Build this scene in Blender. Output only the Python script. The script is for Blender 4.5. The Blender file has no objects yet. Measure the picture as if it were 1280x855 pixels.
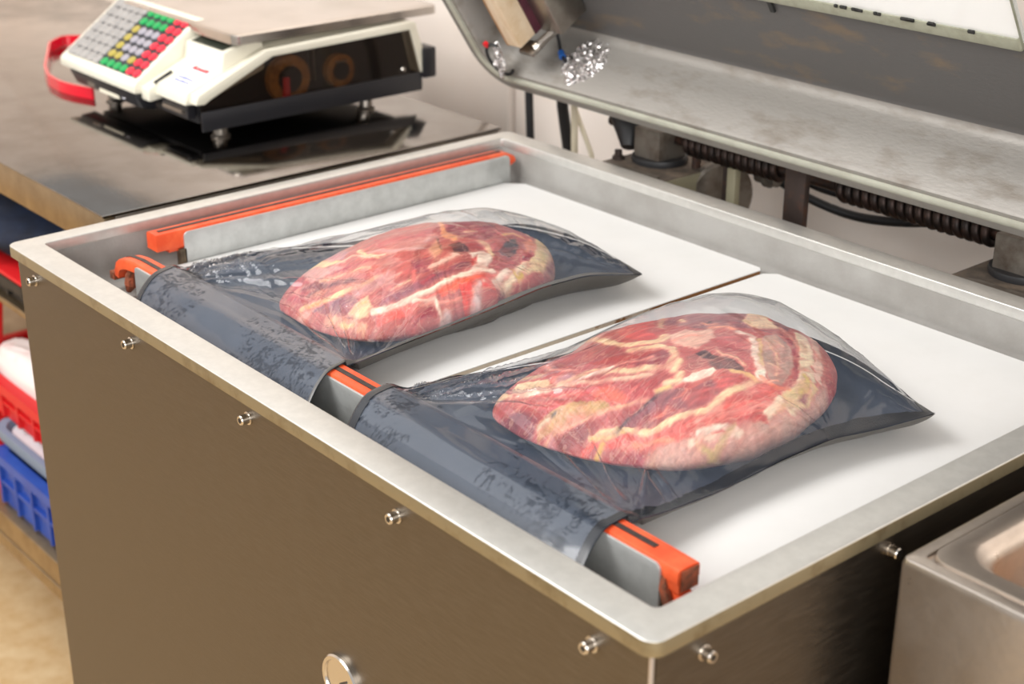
import bpy, bmesh, math, random
import numpy as np
from mathutils import Vector, Matrix

random.seed(7)
scene = bpy.context.scene
COL = scene.collection
H = 0.95                    # height of the machine rim above the floor; all z below are relative to the rim

# ------------------------------------------------------------------ camera
CAM = (1.58263, -0.61221, 0.57497 + H)
YAW, PITCH, ROLL = -0.86868, 0.40672, 0.0025
fw = Vector((math.sin(YAW)*math.cos(PITCH), math.cos(YAW)*math.cos(PITCH), -math.sin(PITCH)))
rt = Vector((math.cos(YAW), -math.sin(YAW), 0))
up = rt.cross(fw)
rt2 = rt*math.cos(ROLL) + up*math.sin(ROLL)
up2 = -rt*math.sin(ROLL) + up*math.cos(ROLL)
cam = bpy.data.cameras.new('camera'); camo = bpy.data.objects.new('camera', cam); COL.objects.link(camo)
camo.matrix_world = Matrix(((rt2.x, up2.x, -fw.x, CAM[0]), (rt2.y, up2.y, -fw.y, CAM[1]),
                            (rt2.z, up2.z, -fw.z, CAM[2]), (0, 0, 0, 1)))
cam.sensor_width = 36; cam.lens = 1940.5/1280*36; cam.clip_start = 0.05
cam.dof.use_dof = True; cam.dof.focus_distance = 1.45; cam.dof.aperture_fstop = 6.0
scene.camera = camo

# ------------------------------------------------------------------ light
world = bpy.data.worlds.new('world'); scene.world = world; world.use_nodes = True
bg = world.node_tree.nodes['Background']; bg.inputs[0].default_value = (1.0, 0.99, 0.98, 1); bg.inputs[1].default_value = 0.5

def area(name, loc, target, sx, sy, power, color=(1, 1, 1)):
    l = bpy.data.lights.new(name, 'AREA'); l.shape = 'RECTANGLE'; l.size = sx; l.size_y = sy
    l.energy = power; l.color = color
    o = bpy.data.objects.new(name, l); COL.objects.link(o); o.location = loc
    d = Vector(target) - Vector(loc); o.rotation_euler = d.to_track_quat('-Z', 'Y').to_euler()
    return o
area('overhead_light', (-0.35, 0.55, 2.75), (0.3, 0.4, 0.9), 2.6, 1.8, 13, (1, 0.99, 0.975))
area('overhead_light', (-0.3, -1.0, 2.75), (-0.35, 1.0, 0.95), 1.2, 0.8, 26, (1, 0.985, 0.965))  # unseen overhead fill, aimed to brighten the back wall
area('side_light', (3.3, -1.5, 2.0), (-0.2, 0.8, 1.0), 2.4, 1.5, 72, (1, 0.99, 0.98))  # added soft light from the right, its source out of view
area('overhead_light', (-0.2, -2.2, 2.75), (-0.4, 1.05, 1.0), 1.8, 1.2, 36, (1, 0.98, 0.96))  # extra light put in out of view to lift the back wall

vs = scene.view_settings
vs.view_transform = 'Standard'; vs.look = 'None'; vs.gamma = 1; vs.use_curve_mapping = False
vs.exposure = 0.29

# ------------------------------------------------------------------ helpers
def lin(r, g, b):
    f = lambda c: c/12.92 if c <= .04045 else ((c+.055)/1.055)**2.4
    return (f(r/255), f(g/255), f(b/255), 1)

def mat(name, col, rough=.5, metal=0., col2=None, scale=30., stretch=(1, 1, 1), bump=0., bscale=80., lo=.4, hi=.65,
        spec=.5, coat=0., rvar=0., alpha=None):
    """Principled material, a second colour through noise for wear and grain, optional fine relief."""
    m = bpy.data.materials.new(name); m.use_nodes = True
    nt = m.node_tree; N = nt.nodes; L = nt.links; b = N['Principled BSDF']
    b.inputs['Base Color'].default_value = col; b.inputs['Roughness'].default_value = rough
    b.inputs['Metallic'].default_value = metal; b.inputs['Specular IOR Level'].default_value = spec
    b.inputs['Coat Weight'].default_value = coat; b.inputs['Coat Roughness'].default_value = .08
    if col2 is not None or bump or rvar:
        tc = N.new('ShaderNodeTexCoord'); mp = N.new('ShaderNodeMapping'); mp.inputs['Scale'].default_value = stretch
        L.new(tc.outputs['Object'], mp.inputs[0])
        n = N.new('ShaderNodeTexNoise'); n.inputs['Scale'].default_value = scale; n.inputs['Detail'].default_value = 6
        n.inputs['Roughness'].default_value = .62; L.new(mp.outputs[0], n.inputs[0])
        r = N.new('ShaderNodeValToRGB'); r.color_ramp.elements[0].position = lo; r.color_ramp.elements[1].position = hi
        r.color_ramp.elements[0].color = col; r.color_ramp.elements[1].color = col2 if col2 is not None else col
        L.new(n.outputs[0], r.inputs[0]); L.new(r.outputs[0], b.inputs['Base Color'])
        if rvar:
            mr = N.new('ShaderNodeMapRange'); mr.inputs[1].default_value = .3; mr.inputs[2].default_value = .7
            mr.inputs[3].default_value = max(.03, rough-rvar); mr.inputs[4].default_value = rough+rvar
            L.new(n.outputs[0], mr.inputs[0]); L.new(mr.outputs[0], b.inputs['Roughness'])
        if bump:
            n2 = N.new('ShaderNodeTexNoise'); n2.inputs['Scale'].default_value = bscale; n2.inputs['Detail'].default_value = 5
            L.new(mp.outputs[0], n2.inputs[0])
            bp = N.new('ShaderNodeBump'); bp.inputs['Strength'].default_value = bump; bp.inputs['Distance'].default_value = .002
            L.new(n2.outputs[0], bp.inputs['Height']); L.new(bp.outputs[0], b.inputs['Normal'])
    return m

def tag(o, label=None, cat=None, group=None, kind=None):
    if label: o['label'] = label
    if cat: o['category'] = cat
    if group: o['group'] = group
    if kind: o['kind'] = kind
    return o

def thing(name, loc, label, cat, group=None):
    o = bpy.data.objects.new(name, None); COL.objects.link(o)
    o.empty_display_size = .02; o.location = (loc[0], loc[1], loc[2]+H)
    return tag(o, label, cat, group)

_org = {}
def worldloc(o):
    l = Vector(o.location)
    while o.parent: o = o.parent; l += Vector(o.location)
    return l

class MB:
    """collects simple solids in machine coordinates and links them as one mesh object"""
    def __init__(s): s.v = []; s.f = []
    def add(s, v, f):
        k = len(s.v); s.v += [tuple(p) for p in v]; s.f += [tuple(i+k for i in q) for q in f]; return s
    def box(s, a, b):
        x0, y0, z0 = a; x1, y1, z1 = b
        return s.add([(x0,y0,z0),(x1,y0,z0),(x1,y1,z0),(x0,y1,z0),(x0,y0,z1),(x1,y0,z1),(x1,y1,z1),(x0,y1,z1)],
                     [(0,3,2,1),(4,5,6,7),(0,1,5,4),(1,2,6,5),(2,3,7,6),(3,0,4,7)])
    def prism(s, poly, axis, a, b):
        """polygon in the two other axes, extruded along axis from a to b"""
        n = len(poly); V = []
        for t in (a, b):
            for p in poly:
                q = [p[0], p[1]]; q.insert(axis, t); V.append(q)
        F = [tuple(range(n))[::-1], tuple(range(n, 2*n))] + [(i, (i+1) % n, n+(i+1) % n, n+i) for i in range(n)]
        return s.add(V, F)
    def loops(s, loops, close=True, cap0=False, cap1=False):
        n = len(loops[0]); V = [p for l in loops for p in l]; F = []
        for k in range(len(loops)-1):
            for i in range(n if close else n-1):
                j = (i+1) % n; F.append((k*n+i, k*n+j, (k+1)*n+j, (k+1)*n+i))
        if cap0: F.append(tuple(range(n))[::-1])
        if cap1: F.append(tuple(range((len(loops)-1)*n, len(loops)*n)))
        return s.add(V, F)
    def tube(s, pts, r, n=10, cap=True):
        P = [Vector(p) for p in pts]; L = []
        R = r if isinstance(r, (list, tuple)) else [r]*len(P)
        nv = None
        for i, p in enumerate(P):
            t = (P[min(i+1, len(P)-1)] - P[max(i-1, 0)]).normalized()
            if nv is None:
                nv = t.orthogonal().normalized()
            nv = (nv - t*nv.dot(t)).normalized(); bv = t.cross(nv)
            L.append([tuple(p + (nv*math.cos(a) + bv*math.sin(a))*R[i]) for a in [2*math.pi*k/n for k in range(n)]])
        return s.loops(L, True, cap, cap)
    def lathe(s, c, axis, prof, n=24):
        """prof: (radius, offset along axis)"""
        ax = Vector(axis).normalized(); u = ax.orthogonal().normalized(); w = ax.cross(u); c = Vector(c)
        L = [[tuple(c + ax*o + (u*math.cos(a)+w*math.sin(a))*r) for a in [2*math.pi*k/n for k in range(n)]] for r, o in prof]
        return s.loops(L, True, True, True)
    def build(s, name, m, parent=None, bevel=0, seg=2, smooth=False, ang=40, tag_=None):
        me = bpy.data.meshes.new(name)
        if parent is not None: o0 = worldloc(parent) - Vector((0, 0, H))
        else:
            A = np.array(s.v); o0 = Vector(((A[:,0].min()+A[:,0].max())/2, (A[:,1].min()+A[:,1].max())/2, A[:,2].min()))
        me.from_pydata([(p[0]-o0[0], p[1]-o0[1], p[2]-o0[2]) for p in s.v], [], s.f); me.update()
        bm = bmesh.new(); bm.from_mesh(me); bmesh.ops.recalc_face_normals(bm, faces=bm.faces[:])
        if bevel:
            ed = [e for e in bm.edges if len(e.link_faces) == 2 and e.calc_face_angle(0) > math.radians(30)]
            bmesh.ops.bevel(bm, geom=ed, offset=bevel, segments=seg, affect='EDGES', profile=.5, clamp_overlap=True)
        bm.to_mesh(me); bm.free()
        if smooth or bevel:
            me.polygons.foreach_set('use_smooth', [True]*len(me.polygons))
            me.set_sharp_from_angle(angle=math.radians(ang))
        me.materials.append(m)
        o = bpy.data.objects.new(name, me); COL.objects.link(o)
        if parent is not None: o.parent = parent
        else: o.location = (o0[0], o0[1], o0[2]+H)
        return o

def rrect(x0, x1, y0, y1, r, n=6):
    out = []
    for cx, cy, a0 in ((x1-r, y1-r, 0), (x0+r, y1-r, 90), (x0+r, y0+r, 180), (x1-r, y0+r, 270)):
        for k in range(n+1):
            a = math.radians(a0 + 90*k/n); out.append((cx+r*math.cos(a), cy+r*math.sin(a)))
    return out

def grid_mesh(name, V, nu, nv, m, parent, mask=None, smooth=True, attr=None):
    """V: (nv, nu, 3) in machine coordinates"""
    o0 = np.array(worldloc(parent) - Vector((0, 0, H)))
    P = V.reshape(-1, 3) - o0
    idx = np.arange(nu*nv).reshape(nv, nu)
    q = np.stack([idx[:-1,:-1], idx[:-1,1:], idx[1:,1:], idx[1:,:-1]], -1).reshape(-1, 4)
    if mask is not None: q = q[mask.reshape(-1)]
    used = np.unique(q); remap = -np.ones(nu*nv, int); remap[used] = np.arange(len(used))
    me = bpy.data.meshes.new(name)
    me.from_pydata(P[used].tolist(), [], remap[q].tolist()); me.update()
    if smooth: me.polygons.foreach_set('use_smooth', [True]*len(me.polygons))
    if attr:
        for an, av in attr.items():
            a = me.attributes.new(an, 'FLOAT', 'POINT'); a.data.foreach_set('value', av.reshape(-1)[used].astype(np.float32))
    me.materials.append(m)
    o = bpy.data.objects.new(name, me); COL.objects.link(o); o.parent = parent
    return o

def vnoise(x, y, seed=0):
    """smooth 2-D value noise in [-1, 1]"""
    rs = np.random.RandomState(seed); T = rs.rand(256, 256)*2-1
    xi = np.floor(x).astype(int); yi = np.floor(y).astype(int); fx = x-xi; fy = y-yi
    fx = fx*fx*(3-2*fx); fy = fy*fy*(3-2*fy)
    a = T[yi % 256, xi % 256]; b = T[yi % 256, (xi+1) % 256]; c = T[(yi+1) % 256, xi % 256]; d = T[(yi+1) % 256, (xi+1) % 256]
    return (a*(1-fx)+b*fx)*(1-fy) + (c*(1-fx)+d*fx)*fy
def fbm(x, y, seed=0, o=4):
    s = 0; a = 1.; t = 0
    for k in range(o): s = s + a*vnoise(x*2**k, y*2**k, seed+k); t += a; a *= .5
    return s/t
# ------------------------------------------------------------------ the two joints of meat
MEAT = {
 'front': dict(poly=[(.640,.176),(.606,.186),(.594,.22),(.596,.28),(.604,.38),(.628,.46),(.67,.502),(.73,.497),(.782,.458),(.815,.385),(.824,.31),(.806,.255),(.765,.213),(.72,.192),(.675,.178)],
               c=(.71,.325), zeq=-.026, top=.026, seed=11),
 'rear': dict(poly=[(.245,.195),(.233,.24),(.225,.30),(.230,.38),(.25,.44),(.29,.478),(.345,.485),(.395,.455),(.425,.42),(.435,.36),(.440,.30),(.430,.24),(.410,.205),(.36,.178),(.30,.174),(.265,.18)],
              c=(.338,.315), zeq=-.027, top=.022, seed=23),
}
def meat_radius(M, th):
    P = np.array(M['poly']) - np.array(M['c']); a = np.arctan2(P[:,1], P[:,0]); r = np.hypot(P[:,0], P[:,1])
    o = np.argsort(a); a = a[o]; r = r[o]
    A = np.concatenate([a-2*np.pi, a, a+2*np.pi]); R = np.concatenate([r, r, r])
    g = np.linspace(-np.pi*1.5, np.pi*1.5, 3001); v = np.interp(g, A, R)
    k = np.hanning(121); k /= k.sum(); v = np.convolve(v, k, 'same')
    t = (np.asarray(th)+np.pi) % (2*np.pi) - np.pi
    return np.interp(t, g, v) + .0022*vnoise(t*6+40, t*0+.5, M['seed']) + .0005*vnoise(t*23+80, t*0+.5, M['seed']+1)
def meat_front(M, th):
    """1 where the piece thins out towards the pouch's mouth"""
    return np.clip(-np.sin(th-.0)*1.25-.05, 0, 1)**1.3*np.clip(1.25-np.cos(th)*.9, 0, 1)
def meat_equator(M, th):
    return M['zeq'] - .011*meat_front(M, th)
UND = ((1.0, .97, .92, .86), (.15, .5, .8, 1.0))
def meat_bottom(M, x, y, zb):
    dx = x-M['c'][0]; dy = y-M['c'][1]; th = np.arctan2(dy, dx); t = np.hypot(dx, dy)/meat_radius(M, th)
    f = np.interp(t, UND[0][::-1], UND[1][::-1]); zq = meat_equator(M, th)
    return np.where(t <= 1, zq+(zb-zq)*f, 1.0)
def meat_top(M, x, y):
    """height of the meat's upper surface; very low outside it"""
    dx = x-M['c'][0]; dy = y-M['c'][1]; R = meat_radius(M, np.arctan2(dy, dx)); t = np.hypot(dx, dy)/R
    tt = np.clip(t, 0, 1)
    zq = meat_equator(M, np.arctan2(dy, dx)); f = meat_front(M, np.arctan2(dy, dx))
    z = zq + (M['top']-zq)*(1-tt**(2.5-.6*f))**(.55+.2*f)
    lump = .0045*fbm(x*26, y*11, M['seed']+5, 3) + .0022*fbm(x*70, y*28, M['seed']+9, 2)
    z = z + lump*np.clip((1-tt)*5, 0, 1)
    return np.where(t <= 1, z, -1.0)
# surface colours of the meat: patches (p) and strands (l) of fat, lean, sinew and bone, with cavity shade and highlights painted in; (x, y) on the piece in metres
PAINT = {
 'front': [
  ('p',(176, 70, 68),1,0.0051,[(0.6275,0.1636),(0.5786,0.2372),(0.6365,0.3038),(0.7576,0.2835),(0.7702,0.2156),(0.7077,0.1636)]),
  ('p',(214, 96, 88),1,0.0034,[(0.7653,0.2311),(0.7883,0.2719),(0.7899,0.3162),(0.7903,0.3443),(0.8051,0.3598),(0.8163,0.3267),(0.808,0.2905),(0.8017,0.2682),(0.7857,0.2418)]),
  ('p',(150, 88, 92),1,0.00255,[(0.5501,0.4093),(0.5789,0.5077),(0.6116,0.5573),(0.6751,0.5329),(0.7178,0.4092),(0.6991,0.3646),(0.6575,0.3554)]),
  ('p',(202, 158, 146),1,0.0034,[(0.7723,0.2135),(0.7759,0.2303),(0.786,0.2415),(0.7953,0.2548),(0.8017,0.2682),(0.8127,0.3003),(0.8143,0.3288),(0.8132,0.3672),(0.7986,0.4176),(0.8244,0.3991),(0.8292,0.3089),(0.8253,0.2159),(0.7961,0.181)]),
  ('p',(150, 84, 84),1,0.00255,[(0.6956,0.1491),(0.7186,0.172),(0.7507,0.1945),(0.7702,0.2156),(0.8003,0.186),(0.7652,0.1655),(0.7241,0.1492)]),
  ('p',(128, 48, 56),1,0.00255,[(0.6246,0.1752),(0.6464,0.192),(0.6711,0.192),(0.6737,0.1833),(0.6779,0.1678),(0.6568,0.1666)]),
  ('l',(240, 208, 166),0.00467,0.00102,[(0.5664,0.2654),(0.5684,0.294),(0.567,0.3252),(0.6338,0.2963),(0.6645,0.287),(0.6806,0.2912),(0.6906,0.3154),(0.6865,0.3298)]),
  ('p',(166, 84, 88),1,0.0017,[(0.5723,0.2723),(0.5684,0.3239),(0.6487,0.2842),(0.6821,0.2867),(0.6991,0.3067),(0.6978,0.2921),(0.6921,0.2771),(0.6749,0.2596),(0.6473,0.2409),(0.6333,0.2304)]),
  ('p',(206, 86, 80),1,0.00127,[(0.5507,0.3647),(0.5448,0.3833),(0.5594,0.3815),(0.5642,0.3683),(0.5566,0.3592)]),
  ('p',(212, 82, 76),1,0.00127,[(0.5495,0.3954),(0.5516,0.4078),(0.5651,0.4239),(0.6544,0.3479),(0.6678,0.3239),(0.6804,0.3237),(0.6819,0.31),(0.6768,0.3009),(0.6501,0.3059)]),
  ('l',(240, 208, 166),0.0034,0.00102,[(0.6608,0.2232),(0.6795,0.2439),(0.7073,0.2597),(0.7174,0.275),(0.7271,0.2888),(0.7239,0.3007),(0.7115,0.3104),(0.7006,0.3032),(0.6882,0.2838)]),
  ('p',(142, 54, 64),1,0.00127,[(0.6962,0.2664),(0.7048,0.2853),(0.7056,0.3003),(0.7125,0.3063),(0.7218,0.299),(0.7223,0.2886),(0.7161,0.2781),(0.7067,0.2708)]),
  ('l',(226, 140, 128),0.00127,0.00102,[(0.6471,0.2259),(0.6813,0.2422),(0.693,0.2589),(0.7051,0.2762),(0.7105,0.2865)]),
  ('l',(247, 228, 212),0.0017,0.00102,[(0.6678,0.2216),(0.6809,0.2379),(0.692,0.2561)]),
  ('l',(150, 56, 62),0.00127,0.00102,[(0.6903,0.2453),(0.6972,0.2607),(0.7064,0.276)]),
  ('p',(240, 208, 166),1,0.00127,[(0.6198,0.2024),(0.6184,0.212),(0.6322,0.2162),(0.6463,0.2209),(0.654,0.2198),(0.6489,0.2112),(0.637,0.2028),(0.6235,0.1993)]),
  ('l',(226, 190, 128),0.0017,0.00102,[(0.5937,0.2168),(0.6153,0.2185),(0.6344,0.2238)]),
  ('l',(226, 140, 128),0.00127,0.00102,[(0.5813,0.2546),(0.6378,0.2341),(0.661,0.2419)]),
  ('p',(240, 208, 166),1,0.00102,[(0.6034,0.1936),(0.5959,0.2017),(0.5949,0.2101),(0.6168,0.2003),(0.6253,0.1959),(0.6152,0.1932)]),
  ('l',(226, 100, 74),0.00106,0.00102,[(0.5922,0.2123),(0.6026,0.2094),(0.6213,0.1983)]),
  ('l',(224, 80, 68),0.00255,0.00102,[(0.6511,0.2214),(0.6505,0.2257)]),
  ('l',(190, 130, 140),0.00382,0.00255,[(0.6563,0.2272),(0.663,0.2325)]),
  ('l',(240, 196, 170),0.00212,0.00102,[(0.6257,0.1974),(0.6406,0.2034),(0.6531,0.2131),(0.6679,0.2225),(0.6902,0.2341),(0.7114,0.2521),(0.7246,0.2729)]),
  ('p',(192, 78, 76),1,0.00255,[(0.6316,0.1924),(0.643,0.2014),(0.6707,0.22),(0.7141,0.2495),(0.7376,0.2603),(0.7424,0.2509),(0.723,0.232),(0.6903,0.2155),(0.678,0.1987),(0.6523,0.1934)]),
  ('p',(228, 104, 78),1,0.0034,[(0.6968,0.23),(0.7096,0.2396),(0.7265,0.2427),(0.724,0.2329),(0.7091,0.2243)]),
  ('l',(214, 120, 108),0.00085,0.00102,[(0.6316,0.1924),(0.6574,0.2076),(0.6869,0.2184)]),
  ('l',(206, 110, 100),0.00085,0.00102,[(0.6423,0.1908),(0.6412,0.1992),(0.6448,0.2035)]),
  ('p',(196, 152, 104),1,0.00102,[(0.6806,0.1782),(0.6724,0.1899),(0.6778,0.198),(0.6856,0.2067),(0.694,0.2177),(0.71,0.2272),(0.7207,0.2276),(0.7173,0.2188),(0.7079,0.208),(0.6999,0.1987),(0.691,0.1884)]),
  ('p',(178, 142, 84),1,0.0017,[(0.7021,0.2215),(0.7162,0.2271),(0.7222,0.2272),(0.7146,0.2194),(0.7046,0.2165)]),
  ('l',(150, 108, 66),0.00085,0.00102,[(0.6739,0.1868),(0.6767,0.1925),(0.6849,0.2018)]),
  ('l',(222, 206, 176),0.00212,0.00102,[(0.6767,0.1871),(0.6788,0.1907)]),
  ('l',(100, 88, 84),0.00127,0.00102,[(0.6818,0.1954),(0.683,0.1971)]),
  ('l',(240, 130, 104),0.00212,0.00102,[(0.6982,0.203),(0.7027,0.2053),(0.7058,0.209)]),
  ('l',(90, 76, 72),0.00085,0.00102,[(0.7089,0.2107),(0.7105,0.2139)]),
  ('p',(142, 62, 62),1,0.0017,[(0.6937,0.1869),(0.7054,0.1993),(0.7208,0.2201),(0.7306,0.2342),(0.7381,0.2365),(0.7353,0.2225),(0.7264,0.2106),(0.7213,0.2015),(0.7214,0.1969),(0.7112,0.184)]),
  ('p',(176, 80, 76),1,0.00255,[(0.7136,0.2129),(0.7306,0.2342),(0.7381,0.2457),(0.739,0.2356),(0.7384,0.2252),(0.7271,0.2117)]),
  ('l',(236, 176, 140),0.00106,0.00102,[(0.6876,0.1722),(0.6924,0.189),(0.7035,0.201),(0.7173,0.2188),(0.7243,0.2298),(0.7414,0.2519)]),
  ('p',(196, 128, 132),1,0.0017,[(0.6953,0.1673),(0.6904,0.187),(0.7146,0.181),(0.7131,0.1678),(0.7037,0.1635)]),
  ('p',(238, 206, 156),1,0.00127,[(0.7213,0.2015),(0.7268,0.2102),(0.7381,0.2227),(0.753,0.229),(0.7642,0.2331),(0.7464,0.2196),(0.7349,0.2092),(0.725,0.2009)]),
  ('l',(222, 184, 116),0.00127,0.00102,[(0.7243,0.2016),(0.7358,0.2111),(0.7455,0.2205)]),
  ('p',(224, 80, 68),1,0.0017,[(0.7298,0.2002),(0.737,0.21),(0.7503,0.2223),(0.7651,0.2295),(0.7809,0.2418),(0.7923,0.2511),(0.7868,0.2417),(0.7759,0.2303),(0.7655,0.2192),(0.7514,0.2105),(0.7386,0.2041)]),
  ('l',(228, 84, 72),0.00212,0.00102,[(0.7164,0.174),(0.7227,0.1838),(0.7289,0.2002)]),
  ('l',(238, 176, 150),0.00127,0.00102,[(0.7043,0.1757),(0.7141,0.1805),(0.7218,0.1873)]),
  ('l',(234, 180, 88),0.00212,0.00102,[(0.7389,0.1917),(0.7366,0.2068)]),
  ('l',(148, 44, 56),0.0034,0.00255,[(0.7485,0.1919),(0.7584,0.2037),(0.7667,0.2191)]),
  ('l',(230, 140, 110),0.00127,0.00102,[(0.753,0.2136),(0.7702,0.2292),(0.7835,0.2394)]),
  ('p',(138, 74, 80),1,0.00102,[(0.7387,0.2231),(0.7406,0.236),(0.7435,0.2499),(0.7426,0.2602),(0.7483,0.2706),(0.757,0.2773),(0.7643,0.2796),(0.7668,0.3034),(0.779,0.3084),(0.7841,0.2876),(0.7798,0.2651),(0.7701,0.2531),(0.7638,0.2399),(0.7586,0.2319),(0.7463,0.2261)]),
  ('p',(176, 78, 76),1,0.00255,[(0.753,0.2455),(0.7635,0.2587),(0.7716,0.2601),(0.762,0.2434),(0.7518,0.2328)]),
  ('p',(178, 84, 82),1,0.00255,[(0.7605,0.2709),(0.7701,0.2902),(0.7769,0.3027),(0.7812,0.2886),(0.7753,0.2677)]),
  ('l',(84, 56, 60),0.00212,0.0017,[(0.7401,0.2181),(0.7388,0.2248),(0.7407,0.2368),(0.7436,0.2517),(0.7437,0.2609),(0.7489,0.271)]),
  ('l',(222, 120, 100),0.00085,0.00102,[(0.7591,0.2443),(0.7622,0.2525),(0.76,0.2564)]),
  ('l',(222, 120, 100),0.00085,0.00102,[(0.7593,0.2646),(0.7628,0.2706),(0.7623,0.2787)]),
  ('l',(240, 208, 166),0.00255,0.00102,[(0.757,0.2279),(0.7637,0.2335),(0.773,0.2503),(0.7779,0.2604),(0.7868,0.2743),(0.7865,0.2861),(0.7853,0.2971),(0.7872,0.3191),(0.7868,0.3389),(0.7861,0.3459)]),
  ('l',(226, 190, 128),0.00255,0.00102,[(0.7697,0.3253),(0.7745,0.3335),(0.7812,0.3377),(0.7866,0.3411)]),
  ('p',(200, 84, 80),1,0.00255,[(0.7659,0.3072),(0.7729,0.3219),(0.7823,0.3324),(0.7835,0.3108),(0.7808,0.2968)]),
  ('p',(244, 196, 176),1,0.0017,[(0.6877,0.3306),(0.6873,0.3528),(0.6977,0.3544),(0.7018,0.3724),(0.7186,0.3564),(0.7267,0.324),(0.7171,0.3218),(0.7056,0.3183)]),
  ('l',(236, 150, 130),0.00127,0.00102,[(0.7021,0.3219),(0.7017,0.3388),(0.707,0.351)]),
  ('l',(180, 80, 80),0.00127,0.0017,[(0.7114,0.3206),(0.7236,0.311),(0.7394,0.2901)]),
  ('p',(170, 92, 88),1,0.00212,[(0.7302,0.3072),(0.7331,0.3203),(0.7489,0.322),(0.7576,0.313),(0.7529,0.298),(0.7435,0.2937)]),
  ('p',(84, 54, 54),1,0.00127,[(0.732,0.3174),(0.7331,0.3284),(0.7454,0.3298),(0.7549,0.3412),(0.7675,0.3401),(0.7755,0.3366),(0.7674,0.3278),(0.759,0.3115),(0.7543,0.3265),(0.7414,0.3178)]),
  ('p',(120, 84, 80),1,0.00255,[(0.7471,0.3188),(0.7575,0.3384),(0.7697,0.3356),(0.7583,0.3122)]),
  ('p',(247, 228, 212),1,0.00102,[(0.7514,0.2791),(0.753,0.2998),(0.7569,0.3137),(0.7613,0.315),(0.7638,0.3065),(0.7596,0.2902)]),
  ('l',(240, 208, 166),0.00297,0.0017,[(0.7435,0.2735),(0.7483,0.2812),(0.7444,0.2889)]),
  ('l',(240, 208, 166),0.0034,0.0017,[(0.7161,0.3057),(0.7305,0.297),(0.7363,0.2873)]),
  ('l',(226, 190, 128),0.0017,0.00102,[(0.7419,0.2627),(0.7477,0.2722)]),
  ('p',(196, 92, 90),1,0.00127,[(0.7109,0.3658),(0.7233,0.3746),(0.7321,0.3853),(0.7464,0.3781),(0.7671,0.3562),(0.7779,0.3518),(0.7819,0.3442),(0.7683,0.3423),(0.7542,0.3462),(0.7425,0.3379),(0.7262,0.3513)]),
  ('l',(240, 178, 150),0.0017,0.00102,[(0.7403,0.3372),(0.7488,0.3374),(0.7553,0.346),(0.7674,0.3433)]),
  ('l',(236, 150, 120),0.00255,0.00102,[(0.7,0.3732),(0.7047,0.3853),(0.7136,0.3897)]),
  ('l',(70, 48, 48),0.00127,0.00102,[(0.6884,0.3632),(0.6911,0.3732),(0.6865,0.3888)]),
  ('l',(220, 150, 100),0.00127,0.00102,[(0.6865,0.378),(0.6944,0.3803),(0.6955,0.3856)]),
  ('l',(247, 228, 212),0.00382,0.00102,[(0.7213,0.3865),(0.733,0.3897),(0.7471,0.3795),(0.7627,0.3653),(0.7753,0.3557),(0.7847,0.3474)]),
  ('l',(214, 180, 126),0.00212,0.0017,[(0.7417,0.3919),(0.7571,0.377),(0.7722,0.3611)]),
  ('p',(176, 142, 130),1,0.00127,[(0.7382,0.3993),(0.7365,0.4225),(0.7578,0.4146),(0.7687,0.4101),(0.782,0.3934),(0.7897,0.3781),(0.7985,0.3596),(0.795,0.3507),(0.7764,0.3608)]),
  ('p',(196, 158, 140),1,0.00255,[(0.7433,0.3956),(0.7406,0.4143),(0.755,0.4088),(0.7578,0.3947),(0.7567,0.3829)]),
  ('l',(222, 186, 150),0.00085,0.00102,[(0.7515,0.3929),(0.7623,0.3918),(0.7742,0.3848)]),
  ('l',(222, 186, 150),0.00085,0.00102,[(0.7486,0.405),(0.7589,0.4066)]),
  ('l',(222, 186, 150),0.00085,0.00102,[(0.7743,0.3695),(0.7819,0.3739)]),
  ('l',(222, 186, 150),0.00064,0.00102,[(0.7659,0.3899),(0.7871,0.3639)]),
  ('p',(236, 202, 164),1,0.0017,[(0.7,0.4158),(0.6243,0.5281),(0.6294,0.5308),(0.7134,0.4451),(0.7216,0.4471),(0.722,0.4133)]),
  ('l',(134, 54, 62),0.00212,0.00102,[(0.7247,0.4113),(0.7319,0.4176),(0.7363,0.4296)]),
  ('p',(134, 70, 78),1,0.0017,[(0.6332,0.5253),(0.6127,0.5586),(0.6339,0.5565),(0.6654,0.5407),(0.6825,0.529),(0.7268,0.4491),(0.7153,0.4452)]),
  ('l',(220, 70, 62),0.0017,0.00102,[(0.6367,0.5262),(0.7015,0.4556)]),
  ('l',(226, 150, 134),0.00212,0.00102,[(0.72,0.4467),(0.7379,0.4406),(0.7555,0.4287),(0.7663,0.4243)]),
  ('l',(158, 44, 56),0.00297,0.00102,[(0.746,0.4298),(0.763,0.4166),(0.7763,0.4069),(0.7914,0.3883),(0.8004,0.3716)]),
  ('l',(238, 218, 186),0.00637,0.00102,[(0.7335,0.4614),(0.7606,0.4355),(0.7769,0.4198),(0.7932,0.3994),(0.804,0.3817),(0.8133,0.3508)]),
  ('l',(240, 200, 186),0.0034,0.00102,[(0.6945,0.5244),(0.7586,0.4533),(0.7792,0.4333),(0.7962,0.4109)]),
  ('l',(206, 76, 76),0.0017,0.00102,[(0.7672,0.4406),(0.7697,0.4401)]),
  ('l',(206, 76, 76),0.0017,0.00102,[(0.7842,0.4181),(0.7877,0.4162)]),
  ('l',(246, 124, 84),0.00212,0.00102,[(0.785,0.3482),(0.794,0.3476),(0.7996,0.354),(0.8032,0.3641)]),
  ('l',(240, 170, 140),0.00085,0.00102,[(0.7918,0.3479),(0.7927,0.3596)]),
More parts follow.
